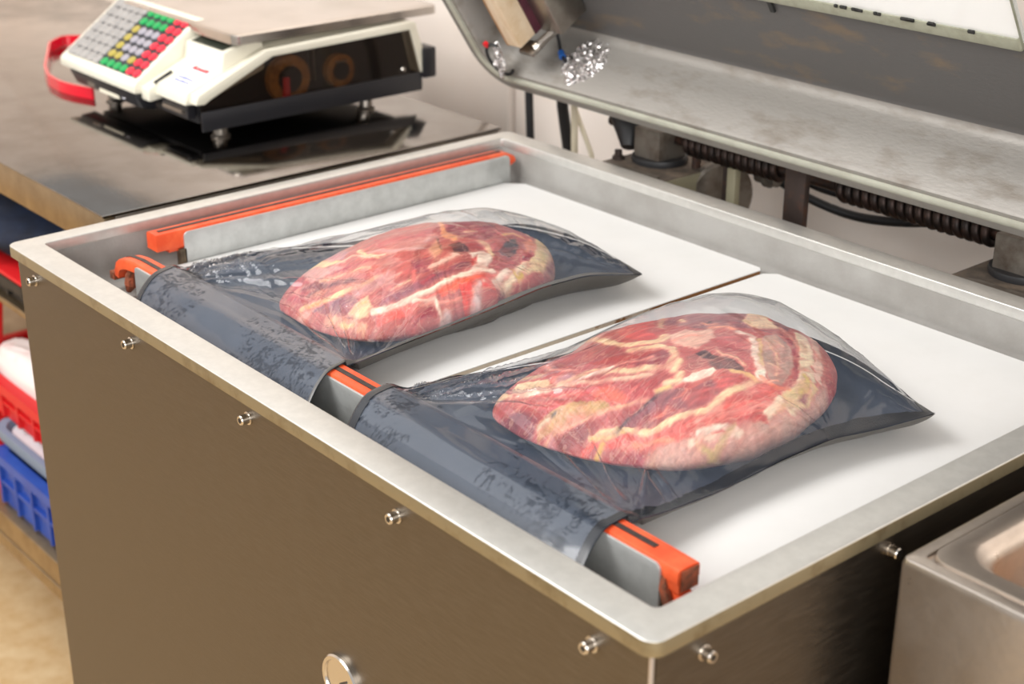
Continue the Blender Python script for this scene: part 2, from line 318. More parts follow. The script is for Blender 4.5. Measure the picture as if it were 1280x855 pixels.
  ('p',(232, 204, 152),1,0.00127,[(0.8157,0.3192),(0.8112,0.3332),(0.806,0.3503),(0.801,0.3709),(0.7962,0.3938),(0.8031,0.4018),(0.8127,0.3802),(0.8171,0.3596),(0.8147,0.3471),(0.8166,0.3295)]),
  ('l',(214, 186, 110),0.00212,0.00102,[(0.7929,0.3965),(0.8014,0.389),(0.8072,0.3739)]),
  ('l',(244, 214, 190),0.00255,0.00102,[(0.8154,0.3205),(0.8125,0.3338),(0.8085,0.3485)]),
  ('p',(172, 104, 104),1,0.0017,[(0.8117,0.3644),(0.8052,0.3805),(0.8074,0.3869),(0.8134,0.3737)]),
  ('l',(247, 228, 212),0.00297,0.00102,[(0.7965,0.2582),(0.8013,0.2685),(0.8042,0.2789),(0.81,0.2867)]),
  ('l',(204, 58, 58),0.00255,0.00102,[(0.8113,0.3017),(0.8145,0.3112),(0.8165,0.3183)]),
  ('l',(210, 70, 70),0.00127,0.00102,[(0.8037,0.2672),(0.8064,0.2768)]),
  ('l',(236, 212, 190),0.0017,0.00102,[(0.7944,0.2474),(0.8014,0.2592),(0.8076,0.272),(0.8131,0.2904)]),
  ('l',(204, 172, 120),0.0017,0.00102,[(0.8004,0.2532),(0.8115,0.2631),(0.8066,0.2883)]),
  ('l',(236, 136, 126),0.00085,0.00102,[(0.7968,0.2825),(0.8041,0.3041),(0.8089,0.3294)]),
  ('l',(236, 150, 140),0.00106,0.00102,[(0.7885,0.2622),(0.7936,0.2858)]),
  ('l',(238, 160, 148),0.00085,0.0017,[(0.7945,0.3224),(0.7961,0.3288)]),
  ('l',(240, 208, 166),0.00212,0.00102,[(0.6605,0.3745),(0.667,0.3709)]),
  ('l',(206, 160, 140),0.0017,0.00102,[(0.5827,0.4682),(0.5917,0.4822)]),
  ('l',(208, 160, 132),0.00212,0.00102,[(0.5648,0.4401),(0.5786,0.44),(0.6681,0.3402)]),
 ],
 'rear': [
  ('p',(184, 92, 90),1,0.0051,[(0.21,0.2072),(0.1579,0.3486),(0.1689,0.4941),(0.3174,0.5183),(0.419,0.4283),(0.4475,0.2641),(0.3568,0.1716)]),
  ('p',(196, 132, 130),1,0.00255,[(0.1635,0.3336),(0.1564,0.3956),(0.1675,0.4829),(0.2078,0.5312),(0.2307,0.5122),(0.1927,0.4392),(0.1643,0.3783)]),
  ('l',(214, 130, 128),0.00425,0.0034,[(0.1811,0.3248),(0.1726,0.3838)]),
  ('l',(240, 208, 166),0.00212,0.0017,[(0.134,0.3733),(0.1517,0.399)]),
  ('l',(172, 92, 98),0.00255,0.0017,[(0.1312,0.4019),(0.1551,0.4259),(0.1765,0.4516)]),
  ('l',(242, 204, 188),0.00382,0.0017,[(0.1502,0.3837),(0.183,0.4052),(0.1973,0.4357)]),
  ('l',(186, 68, 74),0.0051,0.00255,[(0.3025,0.2729),(0.3127,0.3044),(0.3195,0.3432)]),
  ('l',(184, 62, 72),0.00255,0.0017,[(0.1774,0.2665),(0.1803,0.2946),(0.1873,0.3238),(0.3209,0.2785)]),
  ('l',(212, 148, 148),0.00297,0.00212,[(0.3137,0.2628),(0.3338,0.2794),(0.3454,0.299),(0.3253,0.3419)]),
  ('p',(236, 206, 150),1,0.00127,[(0.2083,0.2205),(0.2001,0.2339),(0.1829,0.265),(0.1796,0.2897),(0.2615,0.2426),(0.3038,0.2389),(0.2745,0.2236),(0.2216,0.2325)]),
  ('l',(222, 178, 110),0.0017,0.0017,[(0.2056,0.2366),(0.2009,0.2585),(0.1961,0.2808)]),
  ('p',(190, 130, 142),1,0.0017,[(0.1984,0.2836),(0.1934,0.3021),(0.2811,0.2586),(0.2935,0.2439),(0.2765,0.2368)]),
  ('l',(240, 214, 166),0.00212,0.00102,[(0.297,0.2632),(0.3194,0.2567),(0.3313,0.2616)]),
  ('l',(240, 196, 170),0.00127,0.00102,[(0.2995,0.2316),(0.2976,0.2534),(0.3254,0.2546),(0.3326,0.2699)]),
  ('p',(206, 146, 144),1,0.0017,[(0.2272,0.2278),(0.2866,0.2258),(0.3118,0.2333),(0.3041,0.2119),(0.2899,0.203)]),
  ('l',(180, 64, 78),0.0017,0.00102,[(0.3033,0.2114),(0.3086,0.2242),(0.3239,0.2422),(0.3352,0.2577)]),
  ('l',(216, 124, 110),0.00467,0.00255,[(0.3072,0.2118),(0.3307,0.2303),(0.3473,0.2592)]),
  ('l',(236, 180, 140),0.00127,0.00102,[(0.3031,0.2085),(0.3239,0.2248),(0.3399,0.2461)]),
  ('p',(180, 62, 72),1,0.0017,[(0.2537,0.1818),(0.2164,0.2225),(0.2272,0.2278),(0.2908,0.2014),(0.3038,0.1873),(0.2817,0.1806)]),
  ('l',(226, 120, 110),0.00127,0.00102,[(0.2452,0.1969),(0.2355,0.2113)]),
  ('l',(226, 120, 110),0.00127,0.00102,[(0.2687,0.186),(0.2655,0.1964)]),
  ('l',(230, 130, 120),0.00127,0.00102,[(0.2812,0.1903),(0.2847,0.1983)]),
  ('l',(240, 206, 166),0.0017,0.00102,[(0.2392,0.1898),(0.2154,0.2098),(0.2,0.2299)]),
  ('l',(124, 62, 68),0.00425,0.00212,[(0.2887,0.1977),(0.3184,0.2101),(0.3493,0.2241)]),
  ('l',(192, 112, 92),0.00382,0.00212,[(0.3108,0.1969),(0.3298,0.2063),(0.3461,0.2152),(0.3542,0.2296)]),
  ('l',(128, 70, 70),0.0017,0.0017,[(0.3038,0.1935),(0.308,0.2009),(0.3171,0.207)]),
  ('l',(246, 204, 150),0.00255,0.00102,[(0.3091,0.1816),(0.3217,0.1884),(0.3388,0.1981),(0.3538,0.2208),(0.36,0.2407)]),
  ('l',(238, 150, 84),0.00212,0.00102,[(0.3187,0.1854),(0.3286,0.1899)]),
  ('p',(138, 84, 96),1,0.00127,[(0.3247,0.1812),(0.3408,0.1946),(0.3561,0.213),(0.3659,0.213),(0.3739,0.195),(0.3606,0.1874)]),
  ('l',(204, 144, 144),0.00637,0.00255,[(0.3589,0.2201),(0.366,0.2352),(0.3696,0.2478)]),
  ('p',(242, 216, 172),1,0.0017,[(0.3691,0.1975),(0.3679,0.2085),(0.3712,0.2203),(0.3853,0.217),(0.3892,0.207),(0.3811,0.1988)]),
  ('l',(224, 180, 130),0.00127,0.00102,[(0.372,0.2005),(0.3726,0.2101),(0.3757,0.2159)]),
  ('l',(236, 166, 138),0.0034,0.00102,[(0.3529,0.1838),(0.3767,0.1929),(0.393,0.198)]),
  ('l',(222, 190, 140),0.0017,0.00102,[(0.3679,0.1882),(0.3817,0.1933)]),
  ('l',(216, 152, 142),0.0034,0.00102,[(0.2923,0.1681),(0.3114,0.1705),(0.3224,0.1787)]),
  ('p',(150, 66, 74),1,0.00127,[(0.1911,0.4463),(0.1983,0.4733),(0.2365,0.4963),(0.3453,0.4112),(0.3594,0.3827),(0.3404,0.3661),(0.3228,0.3624)]),
  ('l',(240, 214, 160),0.00212,0.00102,[(0.3304,0.3806),(0.3322,0.3903)]),
  ('p',(238, 158, 110),1,0.00127,[(0.1927,0.4392),(0.3233,0.3587),(0.3397,0.3644),(0.3497,0.3499),(0.3311,0.3471)]),
  ('l',(222, 160, 90),0.0017,0.00102,[(0.3369,0.3556),(0.3456,0.3554)]),
  ('p',(214, 150, 120),1,0.0017,[(0.3549,0.3106),(0.3335,0.3388),(0.3723,0.3163),(0.3784,0.3031)]),
  ('p',(92, 56, 62),1,0.00127,[(0.3568,0.3358),(0.3518,0.3559),(0.3807,0.3469),(0.3779,0.3278)]),
  ('l',(80, 60, 60),0.00085,0.00102,[(0.3294,0.3419),(0.3491,0.33),(0.3691,0.3177)]),
  ('p',(176, 70, 72),1,0.0017,[(0.3494,0.3632),(0.3567,0.375),(0.3822,0.3631),(0.3813,0.3486)]),
  ('l',(240, 208, 166),0.00382,0.00102,[(0.3631,0.3764),(0.3812,0.3705),(0.3934,0.3658)]),
  ('p',(247, 228, 212),1,0.00153,[(0.3843,0.3419),(0.3849,0.3619),(0.3986,0.3638),(0.4113,0.3447),(0.4108,0.3226),(0.3993,0.3405)]),
  ('p',(206, 64, 66),1,0.00127,[(0.3934,0.3388),(0.3882,0.3505),(0.4047,0.3361),(0.4072,0.3277)]),
  ('p',(144, 60, 78),1,0.0017,[(0.3635,0.2822),(0.3735,0.3048),(0.3939,0.2828),(0.3873,0.2694)]),
  ('l',(246, 200, 182),0.00255,0.00102,[(0.3883,0.2892),(0.3853,0.3092),(0.3811,0.3294)]),
  ('l',(150, 84, 96),0.00637,0.00255,[(0.3941,0.2245),(0.3986,0.2465),(0.4042,0.2677),(0.4039,0.2967),(0.4029,0.3248)]),
  ('l',(188, 70, 80),0.0017,0.0017,[(0.4021,0.2673),(0.4026,0.2843)]),
  ('l',(196, 92, 90),0.00212,0.0017,[(0.3758,0.2586),(0.3825,0.274),(0.3929,0.262)]),
  ('l',(236, 160, 150),0.00106,0.00102,[(0.37,0.2424),(0.3737,0.2601)]),
  ('l',(240, 190, 160),0.00106,0.00102,[(0.3859,0.2408),(0.3902,0.26)]),
  ('p',(232, 92, 80),1,0.00153,[(0.3933,0.215),(0.4119,0.2424),(0.4201,0.2778),(0.4121,0.3206),(0.4205,0.351),(0.4359,0.3383),(0.4221,0.3008),(0.4209,0.2413),(0.4023,0.2082)]),
  ('p',(240, 96, 66),1,0.00255,[(0.4189,0.2716),(0.4133,0.3174),(0.4208,0.3273),(0.4252,0.3027),(0.4245,0.2743)]),
  ('l',(252, 232, 212),0.00297,0.00102,[(0.3902,0.2133),(0.3992,0.2267),(0.4064,0.2405),(0.415,0.2695),(0.4131,0.3019),(0.4112,0.334),(0.4165,0.3489)]),
  ('l',(244, 150, 136),0.00106,0.00102,[(0.4215,0.2502),(0.4272,0.265),(0.4317,0.2809),(0.4333,0.3003)]),
  ('l',(244, 170, 150),0.00085,0.00102,[(0.4321,0.3075),(0.4291,0.3226)]),
  ('l',(244, 190, 176),0.00127,0.00102,[(0.431,0.3126),(0.4275,0.3282)]),
  ('p',(160, 40, 56),1,0.00102,[(0.4269,0.2339),(0.4263,0.2654),(0.4368,0.2653),(0.4288,0.2442)]),
  ('l',(250, 226, 206),0.0017,0.00102,[(0.4126,0.2474),(0.4201,0.255),(0.4227,0.2662),(0.4419,0.2626)]),
  ('l',(238, 206, 206),0.00382,0.0017,[(0.4418,0.2617),(0.4386,0.272)]),
  ('p',(236, 70, 60),1,0.00127,[(0.4213,0.2993),(0.424,0.3139),(0.4476,0.3012),(0.4464,0.2897)]),
  ('l',(236, 204, 204),0.00297,0.0017,[(0.447,0.2975),(0.4285,0.3208)]),
  ('p',(236, 70, 64),1,0.00102,[(0.431,0.321),(0.4346,0.3329),(0.4364,0.3378),(0.4314,0.3313),(0.4271,0.3241)]),
  ('l',(247, 228, 212),0.00382,0.00102,[(0.4303,0.3418),(0.4238,0.3559),(0.4201,0.3666)]),
  ('l',(150, 52, 66),0.0017,0.00127,[(0.4316,0.3482),(0.4265,0.3634)]),
  ('p',(238, 210, 164),1,0.00153,[(0.4279,0.3644),(0.4177,0.384),(0.3968,0.4222),(0.3067,0.5055),(0.315,0.5155),(0.3696,0.4768),(0.4177,0.4295),(0.4234,0.3948),(0.4265,0.3744),(0.4419,0.344)]),
  ('l',(250, 232, 200),0.00297,0.00102,[(0.434,0.3463),(0.4271,0.3673),(0.4128,0.3949)]),
  ('l',(214, 178, 80),0.0017,0.00127,[(0.4194,0.3716),(0.4285,0.3726),(0.4257,0.3794)]),
  ('l',(226, 170, 140),0.0034,0.00212,[(0.3418,0.4967),(0.3786,0.4677),(0.4155,0.4313)]),
  ('p',(164, 100, 110),1,0.00212,[(0.413,0.4242),(0.383,0.465),(0.4151,0.4341),(0.4243,0.4121)]),
  ('l',(112, 46, 54),0.00255,0.00102,[(0.4435,0.3373),(0.435,0.3476)]),
  ('l',(150, 50, 64),0.00127,0.00102,[(0.4473,0.3066),(0.448,0.3176),(0.4451,0.3348)]),
  ('p',(164, 84, 80),1,0.0017,[(0.3916,0.3707),(0.3586,0.4069),(0.3466,0.4388),(0.3785,0.4196),(0.403,0.3965),(0.4089,0.3759),(0.4034,0.3652)]),
  ('p',(78, 66, 68),1,0.00127,[(0.3888,0.3795),(0.374,0.4008),(0.3571,0.4287),(0.3797,0.4141),(0.3967,0.3974),(0.4019,0.383),(0.3975,0.3778)]),
  ('l',(220, 170, 120),0.0017,0.00102,[(0.3505,0.4182),(0.347,0.435),(0.3565,0.442)]),
  ('p',(236, 144, 118),1,0.00127,[(0.3699,0.4305),(0.3558,0.4531),(0.371,0.4481),(0.3906,0.4276),(0.3944,0.4129)]),
  ('p',(146, 34, 54),1,0.00102,[(0.4054,0.3967),(0.3972,0.4127),(0.3968,0.4222),(0.4104,0.4036)]),
  ('p',(158, 112, 114),1,0.0017,[(0.2415,0.5343),(0.2436,0.5554),(0.2799,0.5439),(0.3079,0.5242),(0.2899,0.5202),(0.2642,0.525)]),
  ('l',(238, 192, 160),0.00255,0.00102,[(0.2156,0.5172),(0.2431,0.5179),(0.2693,0.5132),(0.344,0.461)]),
  ('l',(186, 108, 116),0.00212,0.0017,[(0.2152,0.5213),(0.2329,0.524)]),
  ('l',(150, 66, 76),0.00212,0.00127,[(0.2257,0.4879),(0.3376,0.4108)]),
 ],
}
# ------------------------------------------------------------------ materials
M = {}
M['wall'] = mat('wall_paint', lin(243, 231, 221), .75, col2=lin(246, 236, 227), scale=6, bump=.08, bscale=120)
M['floor'] = mat('floor_screed', lin(206, 172, 124), .55, col2=lin(224, 198, 156), scale=26, lo=.35, hi=.7, bump=.15, bscale=90)
M['rim'] = mat('cast_alloy', lin(206, 205, 200), .40, .7, col2=lin(214, 213, 208), scale=90, bump=.04, bscale=500)
M['liner'] = mat('chamber_alloy', lin(140, 137, 132), .6, .0, col2=lin(158, 156, 152), scale=9, lo=.35, hi=.6, bump=.18, bscale=300)
M['panel'] = mat('brushed_steel_panel', lin(106, 98, 88), .43, 1., col2=lin(116, 108, 98), scale=40, stretch=(1, 1, 14), bump=.05, bscale=260, rvar=.05)
M['post'] = mat('panel_seam_steel', lin(214, 204, 196), .35, .9)
M['steel'] = mat('polished_steel', lin(150, 146, 142), .10, 1., col2=lin(138, 133, 128), scale=14, rvar=.04, bump=.03, bscale=200)
M['steel_dull'] = mat('dull_steel', lin(176, 170, 162), .36, 1., col2=lin(150, 142, 134), scale=22, rvar=.08, bump=.05, bscale=200)
M['trolley'] = mat('trolley_steel', lin(208, 198, 188), .34, 1., col2=lin(190, 180, 170), scale=18, rvar=.08, bump=.05, bscale=160)
M['bolt'] = mat('bolt_steel', lin(206, 200, 192), .22, 1.)
M['hole'] = mat('hex_socket', lin(50, 46, 42), .5, .5)
M['board'] = mat('white_laminate', lin(234, 233, 231), .42, col2=lin(229, 228, 225), scale=12, spec=.4, lo=.45, hi=.8)
M['boardcore'] = mat('chipboard_edge', lin(150, 104, 58), .85, col2=lin(226, 214, 196), scale=26, lo=.40, hi=.46, bump=.5, bscale=300)
_t = M['boardcore'].node_tree; _ramp = [n for n in _t.nodes if n.type == 'VALTORGB'][0]; _nz = _ramp.inputs[0].links[0].from_node
_tc = [n for n in _t.nodes if n.type == 'TEX_COORD'][0]; _sx = _t.nodes.new('ShaderNodeSeparateXYZ'); _ma = _t.nodes.new('ShaderNodeMath'); _ma.operation = 'MULTIPLY_ADD'
_ma.inputs[1].default_value = -1.3; _t.links.new(_tc.outputs['Object'], _sx.inputs[0]); _t.links.new(_sx.outputs[1], _ma.inputs[0]); _t.links.new(_nz.outputs[0], _ma.inputs[2])
_t.links.new(_ma.outputs[0], _ramp.inputs[0])      # the laminate has chipped off the edge towards the back
M['orange'] = mat('orange_silicone', lin(220, 76, 34), .45, col2=lin(232, 98, 54), scale=40, bump=.06, bscale=300)
M['orangeworn'] = mat('frayed_silicone', lin(170, 84, 52), .8, col2=lin(110, 66, 44), scale=120, lo=.35, hi=.6, bump=.8, bscale=500)
M['sealtape'] = mat('black_seal_tape', lin(44, 34, 32), .5, col2=lin(66, 52, 48), scale=150)
M['barplate'] = mat('seal_bar_alloy', lin(202, 204, 202), .42, .55, col2=lin(186, 188, 186), scale=40, bump=.12, bscale=300)
M['barholder'] = mat('seal_bar_holder', lin(120, 104, 84), .6, .4, col2=lin(72, 60, 48), scale=70, bump=.3)
M['lid'] = mat('lid_casting', lin(148, 144, 138), .52, .35, col2=lin(118, 109, 98), scale=14, stretch=(1, 2.2, 2.2), lo=.5, hi=.78, bump=.25, bscale=140, rvar=.08)
M['gasket'] = mat('pale_rubber_gasket', lin(172, 172, 158), .55, col2=lin(156, 154, 140), scale=20)
M['lidframe'] = mat('olive_window_frame', lin(160, 161, 142), .6, col2=lin(138, 138, 118), scale=60, lo=.45, hi=.75, bump=.2)
M['tar'] = mat('black_sealant', lin(34, 34, 32), .6)
M['wood'] = mat('raw_wood_face', lin(226, 206, 178), .7, col2=lin(206, 178, 142), scale=40, stretch=(4, .6, .6), bump=.2)
M['woodside'] = mat('scorched_wood', lin(190, 140, 88), .7, col2=lin(158, 108, 64), scale=40, bump=.2)
M['maroon'] = mat('maroon_strip', lin(84, 34, 48), .5, col2=lin(64, 26, 38), scale=60)
M['foil'] = mat('aluminium_foil', lin(200, 196, 194), .2, 1.)
M['black'] = mat('black_rubber', lin(28, 28, 30), .5)
M['cream_cable'] = mat('cream_cable', lin(212, 202, 178), .6)
M['blue'] = mat('blue_plastic', lin(36, 92, 168), .4)
M['red'] = mat('red_plastic', lin(206, 24, 34), .4)
M['rust'] = mat('rusty_dark_steel', lin(62, 52, 48), .5, .6, col2=lin(96, 62, 44), scale=50, lo=.5, hi=.75, bump=.25)
M['spring'] = mat('oiled_spring_steel', lin(46, 40, 38), .42, .7, col2=lin(66, 50, 44), scale=80)
M['hinge'] = mat('hinge_casting', lin(112, 106, 98), .5, .55, col2=lin(78, 66, 56), scale=40, lo=.4, hi=.7, bump=.25)
M['grime'] = mat('greasy_base', lin(70, 62, 55), .6, .2, col2=lin(112, 98, 84), scale=40, lo=.4, hi=.7, bump=.3)
M['olive'] = mat('olive_bracket', lin(142, 137, 114), .55, .3)
M['cream'] = mat('cream_plastic', lin(228, 224, 208), .35, col2=lin(220, 215, 197), scale=6)
M['creamy'] = mat('cream_plastic_aged', lin(226, 220, 200), .4)
M['darkplastic'] = mat('black_plastic', lin(30, 30, 34), .35)
M['smoky'] = None
M['keypad'] = mat('keypad_sheet', lin(30, 36, 46), .4)
M['keygrey'] = mat('grey_key', lin(158, 155, 152), .45, col2=lin(140, 138, 136), scale=60)
M['keywhite'] = mat('white_key', lin(152, 149, 158), .4)
M['keygreen'] = mat('green_key', lin(0, 150, 76), .4)
M['keyred'] = mat('red_key', lin(224, 30, 56), .4)
M['keyyellow'] = mat('mustard_key', lin(164, 150, 66), .4)
M['lcd'] = mat('dark_display', lin(52, 56, 48), .25)
M['paper'] = mat('label_paper', lin(232, 230, 238), .7)
M['inkred'] = mat('faded_red_print', lin(200, 72, 72), .7)
M['inkblue'] = mat('faded_blue_print', lin(96, 110, 188), .7)
M['roll'] = mat('paper_roll_edge', lin(176, 118, 52), .7, col2=lin(128, 80, 32), scale=60)
M['platter'] = mat('platter_steel', lin(204, 198, 192), .2, 1., rvar=.03, col2=lin(190, 184, 176), scale=10)
M['strap'] = mat('red_gloss_strap', lin(216, 16, 42), .22, coat=.5)
M['crate_red'] = mat('red_crate', lin(206, 26, 30), .45)
M['crate_blue'] = mat('blue_crate', lin(34, 66, 150), .45, col2=lin(44, 80, 166), scale=20)
M['tray'] = mat('white_tray', lin(222, 222, 226), .5, col2=lin(130, 150, 184), scale=9, lo=.55, hi=.6)
M['tray_rim'] = mat('grey_blue_tray_rim', lin(120, 138, 160), .5)
M['bag_white'] = mat('pinkish_white_bag', lin(234, 220, 216), .45, col2=lin(228, 176, 172), scale=11, lo=.5, hi=.75)
M['gold'] = mat('golden_wrap', lin(190, 150, 88), .3, .3, col2=lin(236, 206, 150), scale=30, lo=.45, hi=.7, bump=.4)
M['navy'] = mat('navy_cloth', lin(24, 38, 64), .8, col2=lin(14, 22, 40), scale=14, bump=.4)
M['black_crate'] = mat('black_crate', lin(22, 20, 20), .5)
M['crumb'] = mat('brown_food', lin(178, 126, 82), .8, col2=lin(128, 82, 52), scale=60, bump=.5)
M['gauge'] = mat('gauge_face', lin(206, 196, 182), .5, col2=lin(186, 172, 154), scale=60)
M['table_edge'] = mat('table_apron', lin(168, 150, 122), .38, 1., col2=lin(150, 132, 106), scale=20, rvar=.05)

def thin_ior(N, L, fr, ior):
    """a thin sheet reflects alike from both sides"""
    g = N.new('ShaderNodeNewGeometry'); r = N.new('ShaderNodeMapRange')
    r.inputs[3].default_value = ior; r.inputs[4].default_value = 1/ior
    L.new(g.outputs['Backfacing'], r.inputs[0]); L.new(r.outputs[0], fr.inputs[0])

# clear film: transparent with a fresnel gloss and a slight milky veil, less of it where grease wets it to the backing
def film_mat():
    m = bpy.data.materials.new('clear_film'); m.use_nodes = True
    nt = m.node_tree; N = nt.nodes; L = nt.links; N.clear()
    out = N.new('ShaderNodeOutputMaterial')
    tr = N.new('ShaderNodeBsdfTransparent'); tr.inputs[0].default_value = (.96, .955, .95, 1)
    df = N.new('ShaderNodeBsdfDiffuse'); df.inputs[0].default_value = lin(176, 190, 214)
    gl = N.new('ShaderNodeBsdfGlossy'); gl.inputs['Roughness'].default_value = .07
    fr = N.new('ShaderNodeFresnel'); thin_ior(N, L, fr, 1.5)
    mu = N.new('ShaderNodeMath'); mu.operation = 'MULTIPLY'; mu.inputs[1].default_value = 1.0; mu.use_clamp = True
    at = N.new('ShaderNodeAttribute'); at.attribute_name = 'haze'
    tc = N.new('ShaderNodeTexCoord')
    no = N.new('ShaderNodeTexNoise'); no.inputs['Scale'].default_value = 24; no.inputs['Detail'].default_value = 1
    bp = N.new('ShaderNodeBump'); bp.inputs['Strength'].default_value = .14; bp.inputs['Distance'].default_value = .003
    L.new(tc.outputs['Object'], no.inputs[0]); L.new(no.outputs[0], bp.inputs['Height'])
    for k in (gl, fr): L.new(bp.outputs[0], k.inputs['Normal'])
    # fine scuffs along the bag
    mp = N.new('ShaderNodeMapping'); mp.inputs['Rotation'].default_value = (0, 0, .5); mp.inputs['Scale'].default_value = (500, 30, 30)
    n2 = N.new('ShaderNodeTexNoise'); n2.inputs['Scale'].default_value = 1; n2.inputs['Detail'].default_value = 2
    cr = N.new('ShaderNodeMapRange'); cr.inputs[1].default_value = .70; cr.inputs[2].default_value = .80; cr.inputs[3].default_value = 0; cr.inputs[4].default_value = .22
    L.new(tc.outputs['Object'], mp.inputs[0]); L.new(mp.outputs[0], n2.inputs[0]); L.new(n2.outputs[0], cr.inputs[0])
    ad = N.new('ShaderNodeMath'); ad.operation = 'MULTIPLY_ADD'; ad.inputs[1].default_value = 1.0
    L.new(at.outputs['Fac'], ad.inputs[0])
    sc = N.new('ShaderNodeMath'); sc.operation = 'MULTIPLY'; L.new(cr.outputs[0], sc.inputs[0]); L.new(at.outputs['Fac'], sc.inputs[1])
    L.new(sc.outputs[0], ad.inputs[2])
    m1 = N.new('ShaderNodeMixShader'); m2 = N.new('ShaderNodeMixShader')
    L.new(ad.outputs[0], m1.inputs[0]); L.new(tr.outputs[0], m1.inputs[1]); L.new(df.outputs[0], m1.inputs[2])
    aw = N.new('ShaderNodeAttribute'); aw.attribute_name = 'wet'
    iw = N.new('ShaderNodeMath'); iw.operation = 'MULTIPLY_ADD'; iw.inputs[1].default_value = -.8; iw.inputs[2].default_value = 1; L.new(aw.outputs['Fac'], iw.inputs[0])
    mw = N.new('ShaderNodeMath'); mw.operation = 'MULTIPLY'; L.new(mu.outputs[0], mw.inputs[0]); L.new(iw.outputs[0], mw.inputs[1])
    L.new(fr.outputs[0], mu.inputs[0]); L.new(mw.outputs[0], m2.inputs[0]); L.new(m1.outputs[0], m2.inputs[1]); L.new(gl.outputs[0], m2.inputs[2])
    L.new(m2.outputs[0], out.inputs[0])
    return m
M['film'] = film_mat()
M['backfilm'] = mat('black_backing_film', lin(36, 46, 60), .36, spec=.45, bump=.08, bscale=40, col2=lin(44, 53, 67), scale=20)
_b = M['backfilm'].node_tree; _p = _b.nodes['Principled BSDF']; _l = _p.inputs['Base Color'].links[0].from_socket
_g = _b.nodes.new('ShaderNodeNewGeometry'); _m = _b.nodes.new('ShaderNodeMix'); _m.data_type = 'RGBA'
_b.links.new(_g.outputs['Backfacing'], _m.inputs[0]); _b.links.new(_l, _m.inputs[6]); _m.inputs[7].default_value = lin(82, 78, 73)   # grey underside paints the white board's reflection onto the black film
_b.links.new(_m.outputs[2], _p.inputs['Base Color'])
M['greyseam'] = mat('grey_pouch_seam', lin(92, 90, 88), .3, spec=.6)
M['seam'] = mat('pouch_seam', lin(38, 41, 47), .26, spec=.55)
M['endseam'] = mat('pouch_end_seam', lin(44, 46, 50), .34, spec=.6, bump=.3, bscale=700)

def clear_mat(name, tint, milky, col):
    m = bpy.data.materials.new(name); m.use_nodes = True
    nt = m.node_tree; N = nt.nodes; L = nt.links; N.clear()
    out = N.new('ShaderNodeOutputMaterial'); tr = N.new('ShaderNodeBsdfTransparent'); tr.inputs[0].default_value = tint
    gl = N.new('ShaderNodeBsdfGlossy'); gl.inputs['Roughness'].default_value = .06
    df = N.new('ShaderNodeBsdfTranslucent'); df.inputs[0].default_value = col
    d2 = N.new('ShaderNodeBsdfDiffuse'); d2.inputs[0].default_value = col
    mm = N.new('ShaderNodeMixShader'); mm.inputs[0].default_value = .5; L.new(df.outputs[0], mm.inputs[1]); L.new(d2.outputs[0], mm.inputs[2])
    m1 = N.new('ShaderNodeMixShader'); m1.inputs[0].default_value = milky; L.new(tr.outputs[0], m1.inputs[1]); L.new(mm.outputs[0], m1.inputs[2])
    fr = N.new('ShaderNodeFresnel'); thin_ior(N, L, fr, 1.45)
    m2 = N.new('ShaderNodeMixShader'); L.new(fr.outputs[0], m2.inputs[0]); L.new(m1.outputs[0], m2.inputs[1]); L.new(gl.outputs[0], m2.inputs[2])
    L.new(m2.outputs[0], out.inputs[0]); return m
M['pane'] = clear_mat('milky_acrylic', (.97, .98, .98, 1), .75, lin(250, 252, 252))
M['smoky'] = clear_mat('smoked_cover', (.72, .68, .64, 1), .10, lin(70, 58, 52))

# ------------------------------------------------------------------ setting
def struct(o): o['kind'] = 'structure'; return o
struct(MB().box((-2.6, -3.2, -H-.1), (3.4, 1.12, -H)).build('floor', M['floor']))
struct(MB().box((-.33, 1.012, -H), (3.4, 1.12, 1.9)).build('wall_back', M['wall']))
struct(MB().box((-2.6, 1.0, -H), (-.335, 1.12, 1.9)).build('wall_back', M['wall'], bevel=.004))
struct(MB().box((-2.68, -3.2, -H), (-2.6, 1.12, 1.9)).build('wall_left', M['wall']))

# ------------------------------------------------------------------ vacuum packing machine
D = .718
mach = thing('vacuum_packing_machine', (.5, .36, -H), 'large steel chamber vacuum packing machine with its grey lid raised', 'packing machine')
def ring(outer, inner, z0, z1, name, m, parent, bevel):
    b = MB(); lo = lambda P, z: [(x, y, z) for x, y in P]
    b.loops([lo(outer, z0), lo(outer, z1), lo(inner, z1), lo(inner, z0), lo(outer, z0)])
    return b.build(name, m, parent, bevel=bevel, seg=3, ang=50)
RL, RF, RR, RB = .0247, .0329, .030, .030
rim = ring(rrect(0, 1, 0, D, .012), rrect(RL, 1-RR, RF, D-RB, .005), -.0125, 0, 'rim', M['rim'], mach, .0014)
M['rimedge'] = mat('tarnished_rim_edge', lin(150, 138, 110), .42, .75, col2=lin(120, 104, 76), scale=34, lo=.5, hi=.75)
rim.data.materials.append(M['rimedge'])
for f in rim.data.polygons:                       # the raw outer edge of the casting is tarnished
    if abs(f.normal.z) < .3 and min(f.center.x+.5, .5-f.center.x, f.center.y+.36, D-.36-f.center.y) < .003: f.material_index = 1
# chamber liner: walls, coved foot, floor
b = MB()
sec = [(0, -.001), (0, -.030), (0, -.045), (.001, -.053), (.004, -.057), (.010, -.058)]
b.loops([[(x, y, z) for x, y in rrect(RL+i-.0005, 1-RR-i+.0005, RF+i-.0005, D-RB-i+.0005, .006+i*.6)] for i, z in sec], True, False, True)
b.build('chamber', M['liner'], mach, smooth=True, ang=60)
